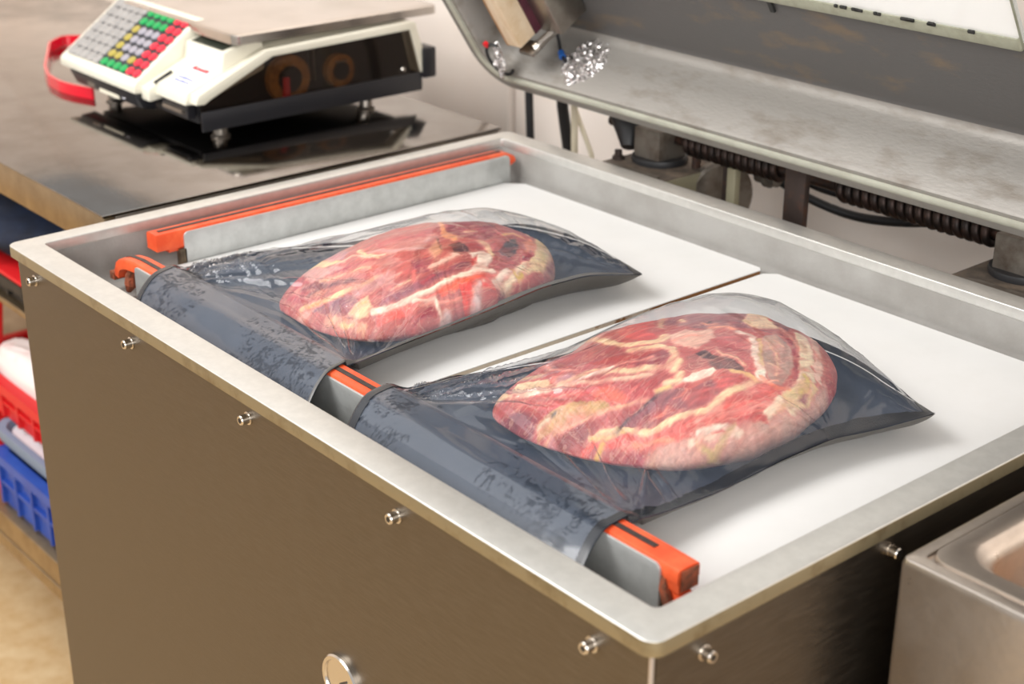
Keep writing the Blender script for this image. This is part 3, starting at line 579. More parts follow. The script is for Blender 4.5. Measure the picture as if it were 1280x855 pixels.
# body panels
for a, c in (((.008, .008, -.945), (.992, .012, -.0125)), ((.988, .0125, -.945), (.992, .70, -.0125)),
             ((.008, .0125, -.945), (.012, .70, -.0125)), ((.008, .70, -.945), (.992, .704, -.0125))):
    MB().box(a, c).build('body_panel', M['panel'], mach)
MB().box((.9905, .0065, -.945), (.9935, .0095, -.0127)).build('corner_seam', M['post'], mach, bevel=.001)
# socket screws with washer
def screw(c, ax):
    b = MB().lathe(c, ax, [(.0001, 0), (.0062, 0), (.0062, .0015), (.0048, .0018), (.0048, .0085), (.0042, .0095), (.0026, .0095)], 18)
    o = b.build('socket_screw', M['bolt'], mach, smooth=True, ang=30)
    MB().lathe(Vector(c)+Vector(ax)*.0092, ax, [(.0001, 0), (.0026, 0), (.0026, .0006), (.0001, .0006)], 6).build('hex_socket', M['hole'], o)
for x, z in ((.051, -.030), (.270, -.031), (.489, -.031), (.711, -.033), (.936, -.035)): screw((x, .008, z), (0, -1, 0))
for y, z in ((.058, -.034), (.261, -.032), (.48, -.032)): screw((.992, y, z), (1, 0, 0))
# round gauge on the front
gc = (.621, .008, -.239)
g = MB().lathe(gc, (0, -1, 0), [(.0225, 0), (.0270, 0), (.0270, .0035), (.0255, .0050), (.0225, .0050), (.0215, .003)], 48).build('pressure_gauge', M['bolt'], mach, smooth=True, ang=35)
MB().lathe((gc[0], gc[1]-.0012, gc[2]), (0, -1, 0), [(.0001, 0), (.0225, 0), (.0225, .001), (.0001, .001)], 40).build('dial', M['gauge'], g)
MB().prism([(.6195, -.240), (.631, -.232), (.632, -.234), (.6215, -.2415)], 1, .0045, .0055).build('needle', M['darkplastic'], g)

# hinge assemblies behind the rim
def hinge(x):
    h = MB().box((x-.055, .712, -.020), (x+.062, .86, -.006)).build('hinge_bracket', M['grime'], mach, bevel=.004)
    MB().prism([(x-.052, .70), (x-.052, .722), (x-.02, .735), (x+.05, .735), (x+.062, .70)], 2, -.006, -.0035).build('bracket_tongue', M['hinge'], h)
    MB().box((x-.028, .765, -.006), (x+.018, .815, .040)).build('hinge_block', M['hinge'], h, bevel=.003)
    MB().lathe((x-.004, .79, -.006), (0, 0, 1), [(.024, 0), (.036, 0), (.037, .004), (.036, .008), (.024, .008)], 28).build('rubber_ring', M['black'], h, smooth=True)
    if x < .5: MB().lathe((x-.045, .755, -.006), (0, 0, 1), [(.0001, 0), (.008, 0), (.008, .004), (.005, .005), (.005, .012), (.0001, .012)], 14).build('bolt', M['rust'], h, smooth=True)
    MB().prism([(.716, -.02), (.716, -.008), (.86, -.008), (.86, -.055)], 0, x+.058, x+.0625).build('bracket_web', M['olive'], h)
hinge(.225); hinge(.764)
MB().tube([(.12, .80, .026), (.86, .80, .026)], .0075, 14).build('hinge_shaft', M['rust'], mach, smooth=True)
def spring(x0, x1, turns):
    n = turns*20; pts = []
    for i in range(n+1):
        a = 2*math.pi*i/20; pts.append((x0+(x1-x0)*i/n, .80+.0118*math.cos(a), .026+.0118*math.sin(a)))
    MB().tube(pts, (x1-x0)/turns*.46, 8).build('coil_spring', M['spring'], mach, smooth=True, ang=80)
spring(.262, .418, 14); spring(.508, .716, 17)
b = MB().box((.461, .752, -.075), (.492, .762, .058)); b.build('spring_anchor', M['rust'], mach, bevel=.002)
MB().box((.338, .79, -.16), (.352, .80, .012)).build('flat_stay', M['olive'], mach, bevel=.001)
MB().box((.322, .80, -.16), (.332, .806, .012)).build('flat_stay', M['rust'], mach, bevel=.001)
MB().lathe((.285, .83, -.045), (.9, -.3, 0), [(.0001, 0), (.044, 0), (.048, .003), (.048, .012), (.044, .015), (.0001, .015)], 32).build('pulley', M['hinge'], mach, smooth=True, ang=35)
MB().lathe((.355, .83, .0), (1, 0, 0), [(.006, 0), (.010, 0), (.010, .014), (.013, .014), (.013, .022), (.010, .022), (.010, .032), (.006, .032)], 16).build('pipe_fitting', M['hinge'], mach, smooth=True, ang=35)
MB().box((.268, .80, -.14), (.276, .81, .02)).build('flat_stay', M['rust'], mach, bevel=.001)
def curve_pts(P, n=40):
    P = [Vector(p) for p in P]; out = []
    for k in range(n+1):
        t = k/n*(len(P)-1); i = min(int(t), len(P)-2); f = t-i
        a, c, d, e = P[max(i-1, 0)], P[i], P[i+1], P[min(i+2, len(P)-1)]
        out.append(tuple(.5*((2*c)+(d-a)*f+(2*a-5*c+4*d-e)*f*f+(3*c-a-3*d+e)*f**3)))
    return out
MB().tube(curve_pts([(.36, .86, .02), (.413, .86, -.003), (.472, .86, -.006), (.521, .86, -.009), (.60, .86, -.006), (.70, .86, .010)]), .0062, 10).build('hose', M['black'], mach, smooth=True)
MB().tube(curve_pts([(.34, .865, -.010), (.412, .865, -.026), (.487, .865, -.030), (.567, .865, -.016), (.62, .865, .004), (.68, .865, .022)]), .0058, 10).build('hose', M['black'], mach, smooth=True)
MB().tube([(.14, .80, .055), (.155, .79, .04), (.17, .785, .022), (.178, .775, .005)], [.016, .02, .018, .01], 12).build('cable_boot', M['black'], mach, smooth=True)

# ------------------------------------------------------------------ the raised lid (lid coordinates: x, e up the lid, d into the lid)
LA = Vector((0, -.545, .839)); LB = Vector((0, .839, .545)); LO = Vector((0, .700, .079))
def LP(x, e, d): return tuple(LO + LA*e + LB*d + Vector((x, 0, 0)))
class LM(MB):
    def lbox(s, a, c): return s.add([LP(x, e, d) for x, e, d in MB().box(a, c).v], MB().box(a, c).f)
def lloop(x0, x1, e0, e1, r, d): return [LP(x, e, d) for x, e in rrect(x0, x1, e0, e1, r, 8)]
lidw = (-.035, 1.035, -.020, .70)
def ins(i): return (lidw[0]+i, lidw[1]-i, lidw[2]+i, lidw[3]-i)
b = LM(); W0, W1, E0, E1 = .30, .783, .158, .56
prof = [(-.006, .055, .104), (-.006, .055, .03), (-.006, .055, .020), (0, .055, .018), (0, .055, .002), (.003, .054, 0), (.032, .034, 0), (.034, .034, .003), (.036, .034, .06), (.037, .034, .078),
        (.039, .034, .086), (.044, .034, .0905), (.052, .034, .092)]
lps = [lloop(*ins(i), r, d) for i, r, d in prof]
lps.append(lloop(W0-.014, W1+.014, E0-.014, E1+.014, .012, .0922))
lps.append(lloop(W0-.014, W1+.014, E0-.014, E1+.014, .012, .104)); lps.append(lps[0])
b.loops(lps); lid = b.build('lid', M['lid'], mach, smooth=True, ang=42)
M['lidroof'] = mat('shaded_lid_roof', lin(90, 88, 86), .5, .2, col2=lin(112, 98, 82), scale=12, stretch=(1, 2.2, 2.2), lo=.56, hi=.72, bump=.2, bscale=140)
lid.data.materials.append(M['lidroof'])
for f in lid.data.polygons:                       # inner roof of the lid: its shade put in as darker grey, with brown streaks
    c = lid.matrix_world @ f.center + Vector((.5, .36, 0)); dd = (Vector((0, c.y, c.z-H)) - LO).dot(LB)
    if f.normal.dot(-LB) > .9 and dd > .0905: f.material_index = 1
# gasket seated on the flange
gl_ = [(.017, 0.0), (.017, -.003), (.0185, -.004), (.0245, -.004), (.026, -.003), (.026, 0.0)]
LM().loops([lloop(*ins(i), .05-i*.6, d) for i, d in gl_]).build('gasket', M['gasket'], lid, smooth=True, ang=50)
# window frame and pane
b = LM(); fr = [(0, .0922), (0, .088), (-.012, .0865), (-.0145, .088), (-.0145, .0922)]
b.loops([lloop(W0+i, W1-i*.12, E0+i, E1-i, .006, d) for i, d in fr]); b.build('window_frame', M['lidframe'], lid, smooth=True, ang=40)
LM().lbox((W0-.004, E0-.004, .0895), (W1+.004, E1+.004, .0920)).build('window_pane', M['pane'], lid)
for k in range(14):
    x = random.choice((random.uniform(.55, .66), random.uniform(.60, .75))); w = random.uniform(.003, .012)
    LM().lbox((x, E0-.0015, .0862), (x+w, E0+random.uniform(.0005, .002), .0885)).build('sealant_smear', M['tar'], lid)
LM().lbox((.463, .128, .0885), (.469, .146, .0917)).build('sealant_smear', M['tar'], lid)
# counter bar at the lid's short side
LM().lbox((.064, .067, .001), (.0905, .62, .030)).build('counter_bar', M['wood'], lid, bevel=.002)
LM().lbox((.058, .064, .003), (.0638, .62, .028)).build('scorched_edge', M['woodside'], lid, bevel=.001)
LM().lbox((.066, .067, .0302), (.091, .62, .041)).build('silicone_strip', M['maroon'], lid)
LM().lbox((.055, .062, .0412), (.128, .62, .0915)).build('bar_carrier', M['steel_dull'], lid, bevel=.003)
LM().lbox((.072, .050, .006), (.100, .056, .028)).build('end_plate', M['steel_dull'], lid, bevel=.001)
bo = LM().tube([LP(.098, .058, .018), LP(.108, .062, .058)], .0032, 10).build('clamp_bolt', M['bolt'], lid, smooth=True)
LM().tube([LP(.0965, .057, .014), LP(.0985, .058, .020)], .0062, 14).build('clamp_bolt_head', M['bolt'], lid, smooth=True)
pts = [Vector(LP(.099+.009*i/120, .058+.004*i/120, .022+.034*i/120)) + (Vector((1, 0, 0))*math.cos(i*.63)+LA*math.sin(i*.63))*.0052 for i in range(121)]
LM().tube(pts, .0011, 6).build('clamp_spring', M['steel_dull'], lid, smooth=True, ang=80)
LM().tube([LP(.080, .040, .066), LP(.084, .028, .059), LP(.091, .023, .051), LP(.100, .021, .044), LP(.110, .020, .038), LP(.122, .020, .034)], .0022, 8).build('lead_wire', M['black'], lid, smooth=True)
LM().tube([LP(.096, .022, .047), LP(.104, .021, .041)], .0046, 10).build('wire_sleeve', M['blue'], lid, smooth=True)
# cables that drop from the lid behind the machine
MB().tube([(-.128, .86, .10), (-.126, .865, 0), (-.125, .87, -.12), (-.123, .87, -.5)], .0062, 10).build('cable', M['black'], mach, smooth=True)
MB().tube([(-.022, .83, .085), (-.034, .85, .0), (-.032, .86, -.06), (-.022, .87, -.2), (-.022, .87, -.5)], .0085, 10).build('cable', M['black'], mach, smooth=True)
MB().tube([(.052, .79, .07), (.045, .80, .02), (.036, .81, -.05), (.03, .81, -.2)], .0048, 8).build('cable', M['cream_cable'], mach, smooth=True)
MB().tube([(.012, .80, .09), (.03, .81, .03), (.06, .82, -.04), (.075, .82, -.2)], .0035, 8).build('cable', M['cream_cable'], mach, smooth=True)

# crumpled foil in the lid
def foil(name, c, ru, rv, eu, ev, en, label, seed, amp):
    t = thing(name, c, label, 'foil'); n = 46; V = np.zeros((n, n, 3))
    eu, ev, en = Vector(eu), Vector(ev), Vector(en)
    g = np.linspace(-1, 1, n); A, B = np.meshgrid(g, g)
    hgt = np.abs(fbm(A*5+seed, B*5, seed, 4))*amp*2 + np.abs(vnoise(A*13, B*13, seed+7))*amp*.8
    rr = np.sqrt(A**2+B**2); an = np.arctan2(B, A)
    edge = 1+.25*vnoise(an*2+9, an*0, seed+3)
    for i in range(3):
        sq = np.maximum(np.abs(A), np.abs(B))/np.maximum(rr, 1e-6)
        V[..., i] = c[i] + (A*sq*edge*ru)*eu[i] + (B*sq*edge*rv)*ev[i] + (hgt*np.clip((1.02-rr*sq)*6, 0, 1)+.0006)*en[i]
    grid_mesh('crumpled_sheet', V, n, n, M['foil'], t, smooth=False)
    return t
foil('aluminium_foil', LP(.138, .0125, .046), .036, .043, (1, 0, 0), LB, LA, 'crumpled silver foil patch stuck inside the raised lid', 5, .0060)
t = foil('foil_wad', LP(.035, .040, -.004), .018, .024, (.8, .3*LA.y, .3*LA.z), LA*.9+LB*.3, -LB*.7+Vector((.3, 0, 0)), 'round foil wad ringed by a black cable in the lid corner', 9, .005)
ring_pts = [Vector(LP(.035+.019*math.cos(a)*.9, .040+.026*math.sin(a), -.004+.004*math.cos(a))) for a in [math.pi*(.35+1.4*k/16) for k in range(17)]]
MB().tube([tuple(p) for p in ring_pts], .0022, 8).build('black_cable', M['black'], t, smooth=True)
MB().lathe(LP(.026, .066, -.004), tuple(-LB), [(.0001, 0), (.0045, 0), (.0045, .004), (.0001, .004)], 12).build('red_cap', M['red'], t)

# ------------------------------------------------------------------ filler boards
def board(x0, x1, y0, y1, cut, label):
    t = thing('filler_board', ((x0+x1)/2, (y0+y1)/2, -.0575), label, 'board', 'white filler boards')
    P = [(x0, y0), (x1, y0), (x1, y1-cut[1]), (x1-cut[1], y1), (x0+cut[0], y1), (x0, y1-cut[0])]
    MB().prism(P, 2, -.0575, -.0484).build('chipboard_core', M['boardcore'], t)
    q = .0006; P2 = [(x0-q, y0-q), (x1+q, y0-q), (x1+q, y1-cut[1]), (x1-cut[1], y1+q), (x0+cut[0], y1+q), (x0-q, y1-cut[0])]
    MB().prism(P2, 2, -.0482, -.0470).build('laminate_top', M['board'], t, bevel=.0004, seg=1)
board(.066, .503, .114, .676, (.020, .006), 'white filler board beneath the rear pouch, beside the left seal bar')
board(.5125, .962, .114, .676, (.012, .02), 'white filler board beneath the front pouch, right of the brown joint')

# ------------------------------------------------------------------ seal bars
def sweep(path, sec, upv=Vector((0, 0, 1))):
    P = [Vector(p) for p in path]; L = []
    for i, p in enumerate(P):
        t = (P[min(i+1, len(P)-1)]-P[max(i-1, 0)]).normalized(); s = t.cross(upv).normalized(); u = s.cross(t)
        L.append([tuple(p + s*a + u*c) for a, c in sec])
    return MB().loops(L, True, True, True)
secO = [(-.0113, -.020), (.0113, -.020), (.0113, -.003), (.0098, -.0005), (.0032, .0), (-.0032, .0), (-.0098, -.0005), (-.0113, -.003)]
secOt = [(-.0113, -.012), (.0113, -.012), (.0113, -.003), (.0098, -.0005), (.0032, .0), (-.0032, .0), (-.0098, -.0005), (-.0113, -.003)]
secB = [(-.0026, -.001), (.0026, -.001), (.0026, .0007), (-.0026, .0007)]
# front bar
t = thing('seal_bar', (.52, .10, -.058), 'orange-topped seal bar along the front of the chamber, under both pouches', 'seal bar', 'seal bars')
def plate(x0, x1, y0, y1, r):
    a = [(x0, -.057), (x1, -.057)] + [(x1-r+r*math.cos(q), -.0105-r+r*math.sin(q)) for q in [math.radians(k*15) for k in range(7)]] + \
        [(x0+r-r*math.sin(q), -.0105-r+r*math.cos(q)) for q in [math.radians(k*15) for k in range(7)]]
    return MB().prism(a, 1, y0, y1)
plate(.128, .921, .0862, .0888, .006).build('face_plate', M['barplate'], t, bevel=.0006)
MB().box((.128, .0890, -.0575), (.915, .1105, -.0305)).build('bar_holder', M['barholder'], t, bevel=.001)
pth = [(.0715, .100, -.036), (.0725, .100, -.029), (.077, .100, -.0205), (.086, .100, -.0145), (.098, .100, -.0108), (.110, .100, -.0092), (.122, .100, -.0080), (.15, .100, -.0080), (.90, .100, -.0080), (.937, .100, -.0088)]
sweep(pth, secOt).build('silicone_strip', M['orange'], t, smooth=True, ang=35)
sweep([(.15, .100, -.0200), (.937, .100, -.0205)], [(-.010, -.008), (.010, -.008), (.010, 0), (-.010, 0)]).build('silicone_underlay', M['orange'], t)
sweep([(.135, .100, -.0302), (.930, .1005, -.0302), (.940, .096, -.033)], [(-.006, -.006), (.009, -.006), (.009, .001), (-.006, .001)]).build('torn_silicone_strip', M['orange'], t)
sweep([(.088, .100, -.0138), (.098, .100, -.0106)]+[tuple(p) for p in pth[5:9]]+[(.904, .100, -.0080)], secB).build('seal_tape', M['sealtape'], t)
b = sweep([(.0715, .100, -.044), (.0714, .100, -.0355)], [(-.0105, -.011), (.0105, -.011), (.0105, -.001), (-.0105, -.001)])
b.tube([(.104, .097, -.022), (.098, .096, -.032), (.100, .094, -.042), (.096, .093, -.050)], [.004, .006, .007, .003], 8)
b.tube([(.088, .104, -.03), (.094, .102, -.038), (.099, .099, -.046)], [.003, .004, .002], 7); b.build('frayed_end', M['orangeworn'], t)
b = MB().box((.9372, .0915, -.027), (.9388, .1085, -.0105)); b.tube([(.921, .091, -.020), (.924, .089, -.030), (.930, .088, -.040), (.932, .09, -.052)], [.003, .004, .004, .002], 7)
b.build('grimy_end', M['orangeworn'], t)
# left bar
t = thing('seal_bar', (.05, .42, -.058), 'orange-topped seal bar along the left of the chamber, holding no pouch', 'seal bar', 'seal bars')
a = [(.182, -.057), (.668, -.057)] + [(.668-.007+.007*math.cos(q), -.0175+.007*math.sin(q)) for q in [math.radians(k*15) for k in range(7)]] + \
    [(.182+.006-.006*math.sin(q), -.0165+.006*math.cos(q)) for q in [math.radians(k*15) for k in range(7)]]
MB().prism(a, 0, .0618, .0645).build('face_plate', M['barplate'], t, bevel=.0006)
MB().box((.042, .185, -.0575), (.0615, .66, -.0305)).build('bar_holder', M['barholder'], t, bevel=.001)
sweep([(.0515, .148, -.0075), (.0515, .25, -.0075), (.0515, .655, -.0075), (.0515, .668, -.009), (.0515, .678, -.014), (.0515, .681, -.020)], secO).build('silicone_strip', M['orange'], t, smooth=True, ang=35)
sweep([(.0515, .164, -.0280), (.0515, .66, -.0280)], [(-.0095, -.004), (.0085, -.004), (.0085, 0), (-.0095, 0)]).build('silicone_underlay', M['orange'], t)
sweep([(.0515, .156, -.0075), (.0515, .66, -.0075)], secB).build('seal_tape', M['sealtape'], t)
MB().box((.056, .176, -.057), (.0645, .184, -.030)).build('bar_end', M['barholder'], t)
# ------------------------------------------------------------------ meat
def seg_dist(x, y, P, closed):
    P = np.array(P); n = len(P); d = np.full(x.shape, 9.); inside = np.zeros(x.shape, bool)
    for i in range(n if closed else n-1):
        a = P[i]; c = P[(i+1) % n]; e = c-a; L2 = max(e@e, 1e-12)
        t = np.clip(((x-a[0])*e[0]+(y-a[1])*e[1])/L2, 0, 1)
        d = np.minimum(d, np.hypot(x-a[0]-t*e[0], y-a[1]-t*e[1]))
        if closed:
            cr = ((a[1] > y) != (c[1] > y)) & (x < (c[0]-a[0])*(y-a[1])/((c[1]-a[1]) if c[1] != a[1] else 1e-9)+a[0])
            inside ^= cr
    return np.where(inside, -d, d) if closed else d

def meat_material():
    m = bpy.data.materials.new('raw_meat'); m.use_nodes = True
    nt = m.node_tree; N = nt.nodes; L = nt.links; b = N['Principled BSDF']
    at = N.new('ShaderNodeAttribute'); at.attribute_name = 'flesh'
    tc = N.new('ShaderNodeTexCoord'); mp = N.new('ShaderNodeMapping'); mp.inputs['Rotation'].default_value = (0, 0, .25); mp.inputs['Scale'].default_value = (300, 60, 120)
    L.new(tc.outputs['Object'], mp.inputs[0])
    n = N.new('ShaderNodeTexNoise'); n.inputs['Scale'].default_value = 1; n.inputs['Detail'].default_value = 5; n.inputs['Roughness'].default_value = .65
    L.new(mp.outputs[0], n.inputs[0])
    mr = N.new('ShaderNodeMapRange'); mr.inputs[1].default_value = .25; mr.inputs[2].default_value = .75; mr.inputs[3].default_value = .72; mr.inputs[4].default_value = 1.28
    L.new(n.outputs[0], mr.inputs[0])
    mx = N.new('ShaderNodeMix'); mx.data_type = 'RGBA'; mx.blend_type = 'MULTIPLY'; mx.inputs[0].default_value = 1
    L.new(at.outputs['Color'], mx.inputs[6]); L.new(mr.outputs[0], mx.inputs[7])
    n2 = N.new('ShaderNodeTexNoise'); n2.inputs['Scale'].default_value = 150; n2.inputs['Detail'].default_value = 6; n2.inputs['Roughness'].default_value = .7
    L.new(tc.outputs['Object'], n2.inputs[0])
    cr = N.new('ShaderNodeMapRange'); cr.inputs[1].default_value = .60; cr.inputs[2].default_value = .78; cr.inputs[3].default_value = 0; cr.inputs[4].default_value = .55
    L.new(n2.outputs[0], cr.inputs[0])
    m2 = N.new('ShaderNodeMix'); m2.data_type = 'RGBA'; L.new(cr.outputs[0], m2.inputs[0]); L.new(mx.outputs[2], m2.inputs[6]); m2.inputs[7].default_value = lin(236, 186, 160)
    # thin strands of fat between the muscle bundles
    mp3 = N.new('ShaderNodeMapping'); mp3.inputs['Rotation'].default_value = (0, 0, .3); mp3.inputs['Scale'].default_value = (75, 17, 40); L.new(tc.outputs['Object'], mp3.inputs[0])
    n3 = N.new('ShaderNodeTexNoise'); n3.inputs['Scale'].default_value = 1; n3.inputs['Detail'].default_value = 4; n3.inputs['Distortion'].default_value = 1.2; L.new(mp3.outputs[0], n3.inputs[0])
    s3 = N.new('ShaderNodeMath'); s3.operation = 'SUBTRACT'; s3.inputs[1].default_value = .5; L.new(n3.outputs[0], s3.inputs[0])
    a3 = N.new('ShaderNodeMath'); a3.operation = 'ABSOLUTE'; L.new(s3.outputs[0], a3.inputs[0])
    r3 = N.new('ShaderNodeMapRange'); r3.inputs[1].default_value = .004; r3.inputs[2].default_value = .03; r3.inputs[3].default_value = .30; r3.inputs[4].default_value = 0; L.new(a3.outputs[0], r3.inputs[0])
    m3 = N.new('ShaderNodeMix'); m3.data_type = 'RGBA'; L.new(r3.outputs[0], m3.inputs[0]); L.new(m2.outputs[2], m3.inputs[6]); m3.inputs[7].default_value = lin(238, 184, 158)
    L.new(m3.outputs[2], b.inputs['Base Color'])
    b.inputs['Roughness'].default_value = .38; b.inputs['Specular IOR Level'].default_value = .4
    b.inputs['Subsurface Weight'].default_value = .0
    ad = N.new('ShaderNodeMath'); ad.operation = 'ADD'; L.new(n.outputs[0], ad.inputs[0]); L.new(n2.outputs[0], ad.inputs[1])
    bp = N.new('ShaderNodeBump'); bp.inputs['Strength'].default_value = .5; bp.inputs['Distance'].default_value = .0016
    L.new(ad.outputs[0], bp.inputs['Height']); L.new(bp.outputs[0], b.inputs['Normal'])
    return m
M['meat'] = meat_material()
BOARD = -.0470
def joint(key, label):
    Q = MEAT[key]; na = 760
    th = np.linspace(-np.pi, np.pi, na, endpoint=False)
    R = meat_radius(Q, th); s = np.linspace(0, 1, 220)[1:]; tr = np.sin(s*np.pi/2)
    TT, RR = np.meshgrid(tr, R, indexing='ij'); TH = np.meshgrid(tr, th, indexing='ij')[1]
    X = Q['c'][0]+TT*RR*np.cos(TH); Y = Q['c'][1]+TT*RR*np.sin(TH)
    Z = meat_top(Q, Q['c'][0]+TT*.9999*RR*np.cos(TH), Q['c'][1]+TT*.9999*RR*np.sin(TH))
    und = list(zip(*UND))+[(.5, 1.0)]
    zb = BOARD+.0016
    for tq, f in und:
        X = np.vstack([X, Q['c'][0]+tq*R*np.cos(th)]); Y = np.vstack([Y, Q['c'][1]+tq*R*np.sin(th)])
        ze = meat_equator(Q, th); Z = np.vstack([Z, ze+(zb-ze)*f])
    # colour
    x = X.ravel(); y = Y.ravel(); sd = Q['seed']
    wx = x+.0017*fbm(x*60, y*45, sd+20, 4)+.0011*fbm(x*330, y*200, sd+21, 3); wy = y+.0024*fbm(x*60+50, y*40+50, sd+30, 4)+.0018*fbm(x*330+9, y*160, sd+31, 3)
    S = lambda c: np.array(lin(*c)[:3])
    fib = fbm(x*220+30*fbm(x*8, y*8, sd+2, 2), y*38, sd+40, 3); blot = fbm(x*40, y*25, sd+50, 3)
    C = np.tile(S((178, 74, 70)), (len(x), 1))
    k = np.clip(.5+1.2*blot, 0, 1)[:, None]; C = C*(1-k)+S((196, 104, 96))*k
    top_ = np.clip((1.0-np.hypot(x-Q['c'][0], y-Q['c'][1])/meat_radius(Q, np.arctan2(y-Q['c'][1], x-Q['c'][0])))*8, .15, 1)
    dz = np.zeros(len(x)); blot2 = fbm(x*150, y*70, sd+55, 3)
    for kind, col, w, soft, pts in PAINT[key]:
        if kind == 'p':
            d = seg_dist(wx, wy, pts, True); a = np.clip(.5-d/(soft*1.8), 0, 1)*np.clip(.88+.5*blot2, 0, 1)
        else:
            d = seg_dist(wx, wy, pts, False)-w*(1+.35*blot); a = np.clip(.5-d/(soft*2.2), 0, 1)*np.clip(.80+.9*blot2, 0, 1)
        lum = sum(col)/765.
        if lum > .6:                              # fat grades into the lean around it
            dw = d if kind == 'p' else d+w*(1+.35*blot)-w*1.3
            h = np.clip(.62-np.clip(dw, 0, 1)/(.0052*(1+.5*blot2)), 0, .62)*np.clip(.7+.6*fib, .2, 1)
            hc = S((214, 138, 126))[None]*(1+.22*fib*top_)[:, None]; C = C*(1-h[:, None])+hc*h[:, None]
        c = S(col)[None]*(1+(.34 if lum < .62 else .10)*fib*top_+.18*blot)[:, None]
        C = C*(1-a[:, None])+c*a[:, None]
        dz = dz*(1-a)+a*((lum-.5)*.0022)
    C = np.clip(np.clip(C, .004, .95)**.96*np.array([1.05, 1.0, .93]), .004, .95)
    Z = Z.ravel()+np.where(np.arange(len(dz)) < (X.shape[0]-len(und)-6)*na, dz, 0)
    V = np.stack([x, y, Z], 1); nr = X.shape[0]
    cz = float(meat_top(Q, np.array([Q['c'][0]]), np.array([Q['c'][1]]))[0])
    V = np.vstack([V, [Q['c'][0], Q['c'][1], cz], [Q['c'][0], Q['c'][1], zb]]); C = np.vstack([C, C[:na].mean(0), C[0]])
    idx = np.arange(nr*na).reshape(nr, na); j = np.roll(idx, -1, 1)
    F = np.stack([idx[:-1], idx[1:], j[1:], j[:-1]], -1).reshape(-1, 4).tolist()
    F += [(nr*na, int(a), int(c)) for a, c in zip(idx[0], j[0])] + [(nr*na+1, int(c), int(a)) for a, c in zip(idx[-1], j[-1])]
    o0 = np.array([Q['c'][0], Q['c'][1], zb])
    me = bpy.data.meshes.new('meat_joint'); me.from_pydata((V-o0).tolist(), [], F); me.update()
    me.polygons.foreach_set('use_smooth', [True]*len(me.polygons))
    a = me.attributes.new('flesh', 'FLOAT_COLOR', 'POINT'); a.data.foreach_set('color', np.hstack([C, np.ones((len(C), 1))]).astype(np.float32).ravel())
    me.materials.append(M['meat'])
    o = bpy.data.objects.new('meat_joint', me); COL.objects.link(o); o.location = (o0[0], o0[1], o0[2]+H)
    tag(o, label, 'meat', 'meat joints in pouches')

joint('front', 'raw boneless meat joint sealed in the front pouch, nearest the chamber corner')
joint('rear', 'raw boneless meat joint sealed in the rear pouch, beside the left seal bar')

# ------------------------------------------------------------------ pouches
def polyline(P, t):
    P = np.array(P); d = np.r_[0, np.cumsum(np.linalg.norm(np.diff(P[:, :2], axis=0), axis=1))]; d /= d[-1]
    return np.stack([np.interp(t, d, P[:, k]) for k in range(3)], -1)
def smooth_poly(P, n=400):
    q = polyline(P, np.linspace(0, 1, n)); k = np.hanning(41); k /= k.sum()
    for c in range(3):
        pad = np.r_[2*q[0, c]-q[20:0:-1, c], q[:, c], 2*q[-1, c]-q[-2:-22:-1, c]]
        q[:, c] = np.convolve(pad, k, 'valid')
    return q
BT = -.0080
def drape(y):
    """height of the film over the front bar and down into the channel before it"""
    return BT + .0012 - .040*np.clip((.094-y)/.056, 0, 1.2)**2.0

